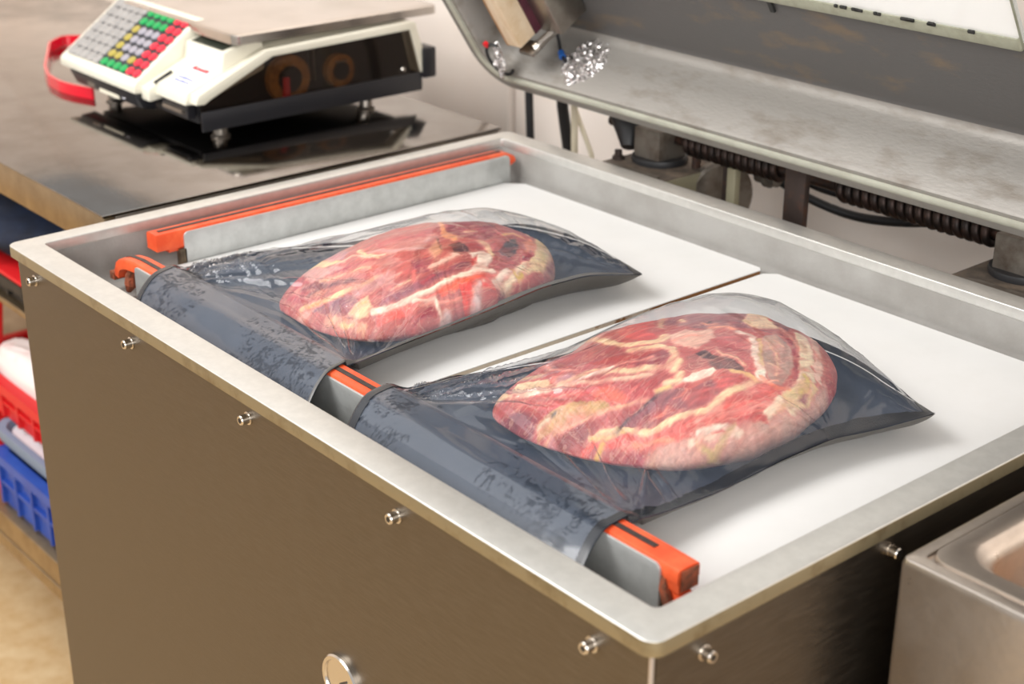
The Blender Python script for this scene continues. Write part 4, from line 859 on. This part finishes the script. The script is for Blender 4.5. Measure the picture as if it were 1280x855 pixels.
def pouch(key, left, right, backbow, label, seed, press, splotch, wb=.036, endz=-.040):
    Q = MEAT[key]; nu, nv = 200, 260
    t = thing('vacuum_pouch', (Q['c'][0], Q['c'][1], BOARD), label, 'pouch', 'vacuum pouches')
    v = np.linspace(0, 1, nv); u = np.linspace(0, 1, nu)
    Lq = smooth_poly(left); Rq = smooth_poly(right); s = np.linspace(0, 1, 400)
    Lc = np.stack([np.interp(v, s, Lq[:, k]) for k in range(3)], -1); Rc = np.stack([np.interp(v, s, Rq[:, k]) for k in range(3)], -1)
    U, Vv = np.meshgrid(u, v)
    X = Lc[:, None, 0]*(1-U)+Rc[:, None, 0]*U; Y = Lc[:, None, 1]*(1-U)+Rc[:, None, 1]*U
    Y += backbow*np.sin(np.pi*U)*Vv**3
    # edge heights
    zL, zR = Lc[:, 2], Rc[:, 2]
    zB = endz+(zL[-1]-endz)*np.clip(1-u/.25, 0, 1)**2+(zR[-1]-endz)*np.clip((u-.62)/.38, 0, 1)**1.5
    dr = drape(Y); front = Y < .114
    bot0 = BOARD+.0009
    # ---- back film
    du = np.minimum(U, 1-U)*np.hypot(Rc[:, 0]-Lc[:, 0], Rc[:, 1]-Lc[:, 1])[:, None]
    length = np.hypot(*(polyline(left, 1.)[:2]-polyline(left, 0.)[:2])); dB = (1-Vv)*length
    zs = np.where(U < .5, zL[:, None], zR[:, None])
    f1 = np.clip(1-du/wb, 0, 1)**1.5; f2 = np.clip(1-dB/.036, 0, 1)**1.7
    zbot = bot0+np.maximum((zs-bot0)*f1, (zB[None]-bot0)*f2)
    zbot = np.minimum(zbot, np.maximum(meat_bottom(Q, X, Y, BOARD+.0016)-.0007, bot0))
    w = np.clip((Y-.112)/.055, 0, 1); w = w*w*(3-2*w)
    zbot = np.maximum(zbot, (BT+.0006)*(1-w)+bot0*w)
    zbot = np.where(front, dr, zbot); zbot = np.where(Y >= .114, np.where(Y < .13, np.minimum(zbot, BT+.0012), zbot), zbot)
    zbot[:, 0] = np.where(front[:, 0], zbot[:, 0], zL); zbot[:, -1] = np.where(front[:, -1], zbot[:, -1], zR); zbot[-1] = zB
    # ---- front film: taut sheet over the meat
    mt = meat_top(Q, X, Y)
    obs = np.maximum(np.where(mt > -.5, mt+.0018, -1), zbot+.0010)
    fixed = np.zeros_like(X, bool); fixed[:, 0] = fixed[:, -1] = True; fixed[-1] = True; fixed |= Y < .096
    Z = obs.copy(); Z[-1] = zB; Z[:, 0] = zbot[:, 0]; Z[:, -1] = zbot[:, -1]
    Z = np.where(Y < .096, dr+.0011, Z)
    hx = np.mean(np.hypot(np.diff(X, axis=1), np.diff(Y, axis=1))); hy = np.mean(np.hypot(np.diff(X, axis=0), np.diff(Y, axis=0)))
    ax, ay = 1/hx**2, 1/hy**2; I, J = np.indices(Z.shape); red = ((I+J) % 2 == 0)
    PR = (press*(.15+.85*np.clip((Vv-.45)/.4, 0, 1)))[1:-1, 1:-1]*((1.0 if key == 'front' else .6)+(1.25 if key == 'front' else 1.15)*np.clip(1-U/.45, 0, 1)*np.clip((Vv-.3)/.2, 0, 1))[1:-1, 1:-1]
    free = ~fixed; om = 1.93
    for it in range(420):
        for colr in (red, ~red):
            g = Z.copy()
            g[1:-1, 1:-1] = (ax*(Z[1:-1, :-2]+Z[1:-1, 2:])+ay*(Z[:-2, 1:-1]+Z[2:, 1:-1])+PR)/(2*(ax+ay))
            k = free & colr
            Z[k] = np.maximum(Z[k]+om*(g[k]-Z[k]), obs[k])
    # ---- tension wrinkles from the bar's pouch corners and around the meat
    gap = np.clip((Z-obs)/.006, 0, 1)*np.clip(du/.02, 0, 1)*np.clip(dB/.02, 0, 1)*np.clip((Y-.112)/.02, 0, 1)
    gap = np.minimum(gap, np.clip((Z-obs)/.006, 0, 1))
    wr = np.zeros_like(Z)
    for cx, cy, amp, fr, s0 in ((Rc[0, 0]-.004, .105, .0080, 10, 1), (Lc[0, 0]+.004, .105, .0072, 9, 5), (Rc[-1, 0], Rc[-1, 1], .0020, 6, 9), (Rc[int(nv*.75), 0], Rc[int(nv*.75), 1], .0030, 6, 13)):
        an = np.arctan2(Y-cy, X-cx); r = np.hypot(X-cx, Y-cy)
        rid = 1-np.abs(vnoise(an*fr+s0*3, r*9+s0, seed+s0))*2.2
        wr += amp*np.clip(rid, -.4, 1)*np.exp(-(r/.16)**2)*np.clip(r/.03, 0, 1)
    wr += .0009*fbm(X*22, Y*30, seed+33, 2)
    fold = np.clip((.26-Y)/.10, 0, 1)*np.clip((Y-.118)/.02, 0, 1)     # slack folds that run along the bar before the meat
    wr += .0034*fold*fbm(X*16+60*(Y-.1), Y*120+X*22, seed+35, 3)
    Z = np.maximum(Z+wr*gap, obs)
    # ripples along the side hems
    hem = np.clip(1-du/.03, 0, 1)*np.clip((Y-.13)/.05, 0, 1)
    rp = .0012*vnoise(Y*60+U*3, U*5, seed+40)*hem*np.clip(du/.006, 0, 1)
    Z = Z+rp; zbot = np.minimum(zbot+rp, Z-.0006)
    Z[:, 0] = zbot[:, 0]+.0006; Z[:, -1] = zbot[:, -1]+.0006; Z[-1] = zbot[-1]+.0006
    # ---- haze of the film, wetted blotches near the mouth
    hz = .012+.060*np.clip((Z-mt-.003)/.006, 0, 1)+.020*np.clip(fbm(X*30, Y*30, seed+60, 3), -.6, 1)
    mouth = np.clip((.122-Y)/.012, 0, 1)
    hz = hz+.022*mouth
    bl = .5*fbm(X*75, Y*75, seed+70, 4)+.75*fbm(X*260+40*fbm(X*40, Y*40, seed+77, 2), Y*170, seed+75, 3)
    wet = np.zeros_like(hz)
    for c0, c1, thr in splotch:
        band = np.clip(1-np.abs(U-(c0+c1)/2)/((c1-c0)/2), 0, 1)*mouth
        a = np.clip((bl-thr+.25*(band-1))*9, 0, 1)*(band > 0)
        hz = hz*(1-a); wet = np.maximum(wet, a)
    hz = np.clip(hz, 0, 1)
    # ---- parts
    cw = .0100 if key == 'front' else .0090; uc = (U[:-1, :-1]+U[1:, 1:])/2; wd = np.hypot(Rc[:, 0]-Lc[:, 0], Rc[:, 1]-Lc[:, 1])[:-1, None]
    cr = .0085 if key == 'front' else .0035; side = (uc*wd < cw) | ((1-uc)*wd < cr); end = (dB[:-1, :-1]+dB[1:, 1:])/2 < .010
    G = np.stack([X, Y, Z], -1); Bq = np.stack([X, Y, zbot], -1)
    hemU = G.copy(); hemU[..., 2] += .0005
    grid_mesh('back_film', Bq, nu, nv, M['backfilm'], t)
    grid_mesh('clear_film', G, nu, nv, M['film'], t, mask=~(side | end), attr={'haze': hz, 'wet': wet})
    grid_mesh('side_seam', hemU, nu, nv, M['seam'], t, mask=side & (uc < .5) & ~end)
    grid_mesh('side_seam', hemU, nu, nv, M['seam' if key == 'front' else 'greyseam'], t, mask=side & (uc > .5) & ~end & ((Vv[:-1, :-1] < .73) | (key == 'rear')))
    grid_mesh('end_seam', hemU, nu, nv, M['endseam'], t, mask=end | (side & (uc > .5) & (Vv[:-1, :-1] >= .73) & (key == 'front')))

pouch('front',
      [(.578, .040, -.04), (.556, .09, -.01), (.549, .14, -.022), (.548, .20, -.026), (.570, .27, -.027), (.596, .36, -.032), (.612, .45, -.035), (.620, .518, -.041)],
      [(.878, .040, -.04), (.862, .09, -.008), (.858, .15, -.020), (.856, .22, -.026), (.857, .30, -.022), (.861, .355, -.020), (.872, .40, -.022), (.890, .458, -.018)],
      .040, 'clear-fronted black vacuum pouch nearest the chamber corner, its mouth over the front seal bar', 3, 14, ((.0, .26, .0), (.55, 1.06, .04)))
pouch('rear',
      [(.195, .040, -.04), (.168, .09, -.008), (.150, .14, -.018), (.144, .20, -.020), (.158, .26, -.022), (.198, .36, -.030), (.224, .44, -.032), (.236, .516, -.030)],
      [(.520, .040, -.04), (.496, .09, -.008), (.484, .13, -.014), (.472, .20, -.016), (.464, .30, -.014), (.458, .38, -.010), (.462, .44, -.010), (.482, .502, -.018)],
      .032, 'clear-fronted black vacuum pouch beside the left seal bar, behind the other pouch', 17, 13, ((-.05, .32, -.02), (.55, 1.06, .0)), .046, -.028)

# ------------------------------------------------------------------ work table
TZ = -.025
tb = thing('work_table', (-.85, .45, -H), 'stainless steel work table with an undershelf, carrying the scale', 'table')
b = MB(); P = [(-1.75, .156), (-.088, .156), (-.088, .780), (-1.75, .780)]
b.prism(P, 2, TZ-.004, TZ); b.build('tabletop', M['steel'], tb, bevel=.0015)
MB().box((-1.75, .158, TZ-.050), (-.090, .173, TZ-.0045)).build('apron', M['table_edge'], tb, bevel=.002)
MB().box((-.106, .1735, TZ-.034), (-.090, .778, TZ-.0045)).build('apron', M['steel_dull'], tb, bevel=.002)
MB().box((-1.75, .128, -.662), (-.05, .75, -.640)).build('shelf_panel', M['table_edge'], tb, bevel=.002)
MB().box((-1.75, .130, -.639), (-.05, .75, -.600)).build('shelf_panel', M['table_edge'], tb, bevel=.002)
MB().box((-1.75, .20, -.296), (-.05, .75, -.286)).build('shelf_panel', M['table_edge'], tb, bevel=.002)
for x in (-1.72, -.145):
    for y in (.19, .72):
        MB().box((x, y, -H), (x+.035, y+.035, TZ-.053)).build('leg', M['steel_dull'], tb, bevel=.003)

# ------------------------------------------------------------------ scale
sx0, sx1 = -.585, -.250
sc = thing('counter_scale', (-.42, .57, -.014), 'cream and black price-computing counter scale with a coloured keypad on the table', 'scale')
core = [(.392, .008), (.735, .006), (.760, .024), (.742, .096), (.505, .090), (.408, .044), (.392, .040)]
MB().prism(core, 0, sx0+.014, sx1-.022).build('casing', M['darkplastic'], sc, bevel=.003)
# smoked side cover with the label rolls behind it
sd = MB().prism([(.386, .008), (.745, .007), (.764, .026), (.742, .096), (.503, .091), (.402, .046), (.386, .042)], 0, sx1-.003, sx1).build('smoked_cover', M['smoky'], sc)
for y, z, r in ((.535, .052, .034), (.622, .051, .024)):
    MB().lathe((sx1-.021, y, z), (1, 0, 0), [(r*.3, 0), (r, 0), (r, .0125), (r*.3, .0125)], 32).build('label_roll', M['roll'], sc, smooth=True, ang=35)
    MB().lathe((sx1-.0082, y, z), (1, 0, 0), [(.0001, 0), (r*.56, 0), (r*.56, .002), (.0001, .002)], 24).build('roll_core', M['darkplastic'], sc)
MB().box((sx1-.020, .522, .028), (sx1-.006, .533, .056)).build('roll_latch', M['red'], sc)
MB().box((sx1-.02, .575, .044), (sx1-.008, .578, .09)).build('roll_guide', M['steel_dull'], sc)
MB().box((sx1-.02, .612, .064), (sx1-.006, .632, .066)).build('roll_guide', M['steel_dull'], sc)
MB().box((sx1-.003, .386, .002), (sx1+.0012, .762, .030)).build('base_skirt', M['darkplastic'], sc, bevel=.001)
MB().lathe((sx1, .728, .038), (1, 0, 0), [(.0001, 0), (.004, 0), (.003, .002), (.0001, .002)], 12).build('cover_screw', M['bolt'], sc)
# cream housing: slope cheek, top rail, rear post
sh = [(.378, .041), (.382, .054), (.494, .1005), (.745, .1080), (.752, .106), (.775, .030), (.760, .028), (.741, .0955), (.504, .0905), (.403, .046), (.392, .040)]
MB().prism(sh, 0, sx1-.018, sx1+.001).build('side_frame', M['cream'], sc, bevel=.0015)
MB().prism(sh[2:8]+[(.503, .0915)], 0, sx0+.004, sx1-.018).build('top_cover', M['creamy'], sc, bevel=.0015)
MB().box((sx1-.05, .762, .020), (sx1+.006, .786, .066)).build('rear_connector', M['darkplastic'], sc, bevel=.003)
# keypad wedge on the left
kx0, kx1 = -.612, -.376
kp = MB().prism([(.352, .036), (.352, .049), (.356, .0525), (.462, .1285), (.500, .120), (.500, .07), (.385, .034)], 0, kx0, kx1).build('keypad_housing', M['cream'], sc, bevel=.003)
ka = Vector((0, .102, .0731)).normalized(); kn = Vector((0, -ka.z, ka.y))
def KP(s, tt, h=0): return tuple(Vector((kx0+.012+s*(kx1-kx0-.020), .359, .0548)) + ka*(tt*.112) + kn*h)
b = MB(); b.add([KP(0, .02, .0004), KP(1, .02, .0004), KP(1, 1.05, .0004), KP(0, 1.05, .0004), KP(0, .02, .0012), KP(1, .02, .0012), KP(1, 1.05, .0012), KP(0, 1.05, .0012)], MB().box((0,)*3, (1,)*3).f)
ks = b.build('keypad_sheet', M['keypad'], sc)
_km = {}
def key(s, tt, ws, wt, mname, oval):
    n = 12; c = [( math.cos(2*math.pi*k/n), math.sin(2*math.pi*k/n)) for k in range(n)]
    f = (lambda q: math.copysign(abs(q)**.45, q)) if not oval else (lambda q: q)
    b = MB(); b.loops([[KP(s+f(a)*ws*q, tt+f(e)*wt*q, h) for a, e in c] for h, q in ((.0012, 1), (.0026, 1), (.0034, .8))], True, True, True)
    b.build('key', M[mname], ks, smooth=True, ang=35)
for r in range(7):
    for c in range(5): key(.045+.092*c, .085+.15*r, .0455, .073, 'keygrey', False)
rows = ['GGGGRR', 'YYWYRR', 'YWWWRR', 'YWWWRR', 'YWWWRR', 'GGGGRR', 'GGGGRR']
for r, row in enumerate(rows):
    for c, ch in enumerate(row):
        mm = dict(G='keygreen', R='keyred', Y='keyyellow', W='keywhite')[ch]
        key(.515+.0915*c, .085+.15*r, .042, .062, mm, True)
MB().prism([(.352, .0360), (.385, .034), (.385, .010), (.362, .014)], 0, kx0+.03, kx1).build('lower_front', M['darkplastic'], sc, bevel=.002)
MB().box((-.50, .3585, .016), (-.44, .3615, .030)).build('type_plate', M['creamy'], sc)
MB().box((-.428, .3585, .020), (-.420, .3615, .027)).build('type_plate', M['paper'], sc)
MB().box((-.535, .357, .018), (-.512, .3615, .028)).build('socket', M['steel_dull'], sc, bevel=.001)
# printer side: chin, label slope, display block
MB().prism([(.362, .028), (.362, .047), (.43, .077), (.47, .09), (.47, .06), (.385, .03)], 0, kx1, -.352).build('printer_cheek', M['cream'], sc, bevel=.003)
MB().prism([(.372, .038), (.376, .055), (.432, .076), (.437, .1015), (.480, .112), (.50, .108), (.50, .07), (.40, .036)], 0, -.372, sx1-.018).build('printer_cover', M['cream'], sc, bevel=.002)
MB().box((-.340, .376, .018), (sx1-.02, .388, .0375)).build('label_slot', M['darkplastic'], sc)
MB().box((-.330, .370, .026), (sx1-.026, .377, .031)).build('tear_edge', M['steel_dull'], sc)
def slope(y): return .055+(y-.376)*.375
b = MB(); b.add([(-.336, .383, slope(.383)+.0006), (-.282, .383, slope(.383)+.0006), (-.282, .427, slope(.427)+.0006), (-.336, .427, slope(.427)+.0006)], [(0, 1, 2, 3)])
lb = b.build('label_sticker', M['paper'], sc)
for k, (y, mk) in enumerate(((.420, 'inkred'), (.419, 'inkred'), (.397, 'inkblue'), (.390, 'inkblue'))):
    b = MB(); x = -.330
    while x < -.29:
        w = random.uniform(.002, .0045); hgt = random.uniform(.003, .0045) if k > 1 else random.uniform(.004, .0065)
        b.add([(x, y, slope(y)+.0009), (x+w, y, slope(y)+.0009), (x+w, y+hgt, slope(y+hgt)+.0009), (x, y+hgt, slope(y+hgt)+.0009)], [(0, 1, 2, 3)]); x += w+.0012
    b.build('faded_print', M[mk], lb)
b = MB(); dz_ = lambda y: .1015+(y-.437)*.244
b.add([(-.352, .446, dz_(.446)+.001), (-.290, .446, dz_(.446)+.001), (-.290, .464, dz_(.464)+.001), (-.352, .464, dz_(.464)+.001)], [(0, 1, 2, 3)])
MB().prism([(.4405, dz_(.4405)+.0004), (.4405, dz_(.4405)+.0012), (.458, dz_(.458)+.0012), (.458, dz_(.458)+.0004)], 0, -.362, -.277).build('display', M['lcd'], sc)
MB().tube([(-.352, .372, .0545), (-.352, .40, .0665)], .0022, 8).build('finger_slot', M['darkplastic'], sc, smooth=True)
# platter
b = MB(); b.loops([[(x, y, z) for x, y in rrect(-.585+i, -.256-i, .448+i, .80-i, .012)] for i, z in ((0, .112), (0, .1235), (.002, .125), (.012, .126))], True, True, True)
b.build('platter', M['platter'], sc, smooth=True, ang=30)
MB().box((-.50, .53, .108), (-.34, .72, .112)).build('platter_support', M['darkplastic'], sc)
for x, y in ((-.56, .41), (-.28, .43), (-.56, .70), (-.275, .675)):
    MB().lathe((x, y, TZ+.0062), (0, 0, 1), [(.0001, 0), (.013, 0), (.014, .003), (.010, .006), (.010, .029), (.0001, .029)], 18).build('foot', M['steel_dull'], sc, smooth=True, ang=35)

sc.location.x -= .018; sc.location.y += .012; sc.location.z -= .006

# red strap beside the scale: a flat band on edge
def band(path, h, th):
    b = MB(); P = [Vector(p) for p in path]; L = []
    for i, p in enumerate(P):
        tt = (P[min(i+1, len(P)-1)]-P[max(i-1, 0)]); s = Vector((-tt.y, tt.x, 0)).normalized()*th/2
        L.append([tuple(p-s), tuple(p+s), tuple(p+s+Vector((0, 0, h))), tuple(p-s+Vector((0, 0, h)))])
    return b.loops(L, True, True, True)
ctl = [(-.960, .560), (-.985, .530), (-.95, .49), (-.88, .455), (-.79, .408), (-.735, .388), (-.68, .382), (-.645, .388), (-.600, .402)]
q = smooth_poly([(x, y, 0) for x, y in ctl], 60 if False else 400)[::5]
q = [(a, c, TZ+.0005) for a, c, _ in q]
tag(band(q, .018, .004).build('plastic_strap', M['strap'], smooth=True, ang=50), 'glossy red plastic strap curling out from beside the cream scale', 'strap')

# ------------------------------------------------------------------ goods under the table
def crate(name, a, c, m, label, cat='crate', group=None):
    t = thing(name, ((a[0]+c[0])/2, (a[1]+c[1])/2, a[2]), label, cat, group)
    th = .006; b = MB().box(a, (c[0], c[1], a[2]+th))
    b.box((a[0], a[1], a[2]+th), (c[0], a[1]+th, c[2]-.002)); b.box((a[0], c[1]-th, a[2]+th), (c[0], c[1], c[2]-.002))
    b.box((a[0], a[1]+th, a[2]+th), (a[0]+th, c[1]-th, c[2]-.002)); b.box((c[0]-th, a[1]+th, a[2]+th), (c[0], c[1]-th, c[2]-.002))
    b.build('crate_body', m, t)
    b = MB(); lo = lambda i, z: [(x, y, z) for x, y in rrect(a[0]-i, c[0]+i, a[1]-i, c[1]+i, .008)]
    b.loops([lo(.010, c[2]-.016), lo(.010, c[2]), lo(-.008, c[2]), lo(-.008, c[2]-.004), lo(.006, c[2]-.005), lo(.006, c[2]-.016), lo(.010, c[2]-.016)]); b.build('crate_rim', m, t)
    hh = c[2]-a[2]
    b = MB().box((a[0]-.004, a[1]-.006, a[2]+hh*.42), (c[0]+.004, a[1]-.0002, a[2]+hh*.48))
    b.build('crate_rib', m, t)
    n = int((c[0]-a[0])/.055)
    for k in range(n+1):
        x = a[0]+(c[0]-a[0]-.006)*k/max(n, 1)
        MB().box((x, a[1]-.007, a[2]+.004), (x+.006, a[1]-.0002, c[2]-.017)).build('crate_rib', m, t)
    return t
SH = -.600
crate('plastic_crate', (-.90, .16, SH), (-.545, .50, SH+.105), M['crate_red'], 'red plastic crate standing on the undershelf left of the blue crate', group='crates under the table')
crate('plastic_crate', (-.522, .150, SH), (-.12, .44, SH+.092), M['crate_blue'], 'blue plastic crate standing on the undershelf under the white tray', group='crates under the table')
b = MB(); lo = lambda i, z, r=.035: [(x, y, z) for x, y in rrect(-.548+i, -.12-i, .150+i, .44-i, r)]
t = thing('shallow_tray', (-.33, .28, SH+.0925), 'white shallow tray with a grey-blue rim on the blue crate', 'tray')
b.loops([lo(.012, SH+.0925), lo(0, SH+.112), lo(0, SH+.128), lo(.010, SH+.128), lo(.016, SH+.114)], True, True, False); b.build('tray_rim', M['tray_rim'], t, smooth=True, ang=35)
MB().prism([(x, y) for x, y in rrect(-.531, -.137, .167, .423, .03)], 2, SH+.112, SH+.119).build('tray_floor', M['tray'], t)
crate('plastic_crate', (-.66, .178, SH+.1285), (-.15, .46, SH+.190), M['crate_red'], 'red plastic crate stacked on the white tray under the table', group='crates under the table')
def lump(name, c, r, m, label, cat, seed, amp=.18, n=26):
    b = MB(); L = []
    for i in range(n+1):
        ph = math.pi*(.02+.96*i/n); row = []
        for k in range(36):
            a = 2*math.pi*k/36; q = 1+amp*float(fbm(np.array([math.cos(a)*1.7+seed+2*math.cos(ph)]), np.array([math.sin(a)*1.7+2*math.cos(ph)]), seed, 3)[0])
            sq = lambda v: math.copysign(abs(v)**.7, v)
            row.append((c[0]+r[0]*q*sq(math.sin(ph))*sq(math.cos(a)), c[1]+r[1]*q*sq(math.sin(ph))*sq(math.sin(a)), max(c[2], c[2]+r[2]-r[2]*sq(math.cos(ph))*(q if ph > 1.6 else 1))))
        L.append(row)
    b.loops(L, True, True, True)
    return tag(b.build(name, m, smooth=True, ang=70), label, cat)
lump('food_bag', (-.50, .225, SH+.136), (.14, .040, .047), M['bag_white'], 'pinkish white plastic bag lying in the upper red crate', 'bag', 3, .12)
lump('food_packet', (-.48, .33, SH+.136), (.14, .055, .078), M['gold'], 'golden wrapped packet behind the pinkish white bag', 'packet', 8, .15)
crate('black_crate', (-1.05, .215, -.286), (-.50, .60, -.252), M['black_crate'], 'black plastic crate on the table\'s middle shelf under navy cloth', 'crate')
tag(MB().box((-1.06, .205, -.2515), (-.485, .61, -.244)).build('crate_lid', M['crate_red'], bevel=.004), 'flat red lid on the black crate under the navy cloth', 'lid')
lump('folded_cloth', (-.725, .350, -.2438), (.275, .148, .048), M['navy'], 'navy blue cloth heaped on the red lid under the tabletop', 'cloth', 21, .2)
tag(MB().prism([(.19, SH+.1915), (.225, SH+.1915), (.235, SH+.272), (.205, SH+.275)], 0, -.76, -.648).build('bottle_carton', M['crate_red'], bevel=.004), 'red carton propped at the left end of the pinkish white bag', 'carton')

# ------------------------------------------------------------------ steel trolley at the right with a pan
tr = thing('steel_trolley', (1.27, .52, -H), 'stainless steel trolley standing against the machine\'s right side', 'trolley')
TX0, TX1, TY0, TY1, TT = 1.0275, 1.50, .222, .80, -.006
b = MB()
lo = lambda i, z, r=.006: [(x, y, z) for x, y in rrect(TX0+i, TX1-i, TY0+i, TY1-i, r)]
b.loops([lo(.0, -.62), lo(.0, TT-.006), lo(.0015, TT-.0015), lo(.004, TT), lo(.012, TT), lo(.0125, TT-.003), lo(.02, TT-.003), lo(.02, TT-.14, .03)]); b.build('body', M['trolley'], tr, smooth=True, ang=40)
MB().box((TX0+.01, TY0+.01, -.63), (TX1-.01, TY1-.01, -.618)).build('shelf', M['trolley'], tr)
for x in (TX0+.02, TX1-.05):
    for y in (TY0+.02, TY1-.05):
        MB().box((x, y, -.86), (x+.03, y+.03, -.63)).build('leg', M['steel_dull'], tr)
        MB().lathe((x-.002, y+.015, -H+.045), (1, 0, 0), [(.012, 0), (.045, 0), (.045, .026), (.012, .026)], 24).build('caster', M['black'], tr, smooth=True, ang=35)
pn = thing('food_pan', (1.27, .52, -.13), 'rounded steel food pan set into the trolley top', 'pan')
b = MB(); lo = lambda i, z, r: [(x, y, z) for x, y in rrect(TX0+.013+i, TX1-.013-i, TY0+.013+i, TY1-.013-i, r)]
b.loops([lo(.0, TT-.0022, .016), lo(.001, TT+.0014, .016), (lo(.016, TT+.0016, .026)), lo(.020, TT-.0015, .03), lo(.024, TT-.016, .034), lo(.028, TT-.09, .04), lo(.04, TT-.1, .045)], True, False, True)
b.build('pan_body', M['trolley'], pn, smooth=True, ang=60)
for k, (x, y, z, r) in enumerate(((1.125, .335, -.100, .036), (1.215, .345, -.099, .026), (1.125, .445, -.1, .024), (1.27, .38, -.1, .034), (1.21, .43, -.1, .03))):
    o = lump('bread_crust', (x, y, z-.005), (r*1.3, r, r*.75), M['crumb'], ['tan crust piece at the pan\'s near left corner', 'tan crust piece second from the pan\'s near left corner', 'tan crust piece against the pan\'s machine side', 'largest tan crust piece in the middle of the pan', 'tan crust piece in the second row of the pan'][k], 'food', 40+k, .25, 14)
    o['group'] = 'crust pieces in the pan'
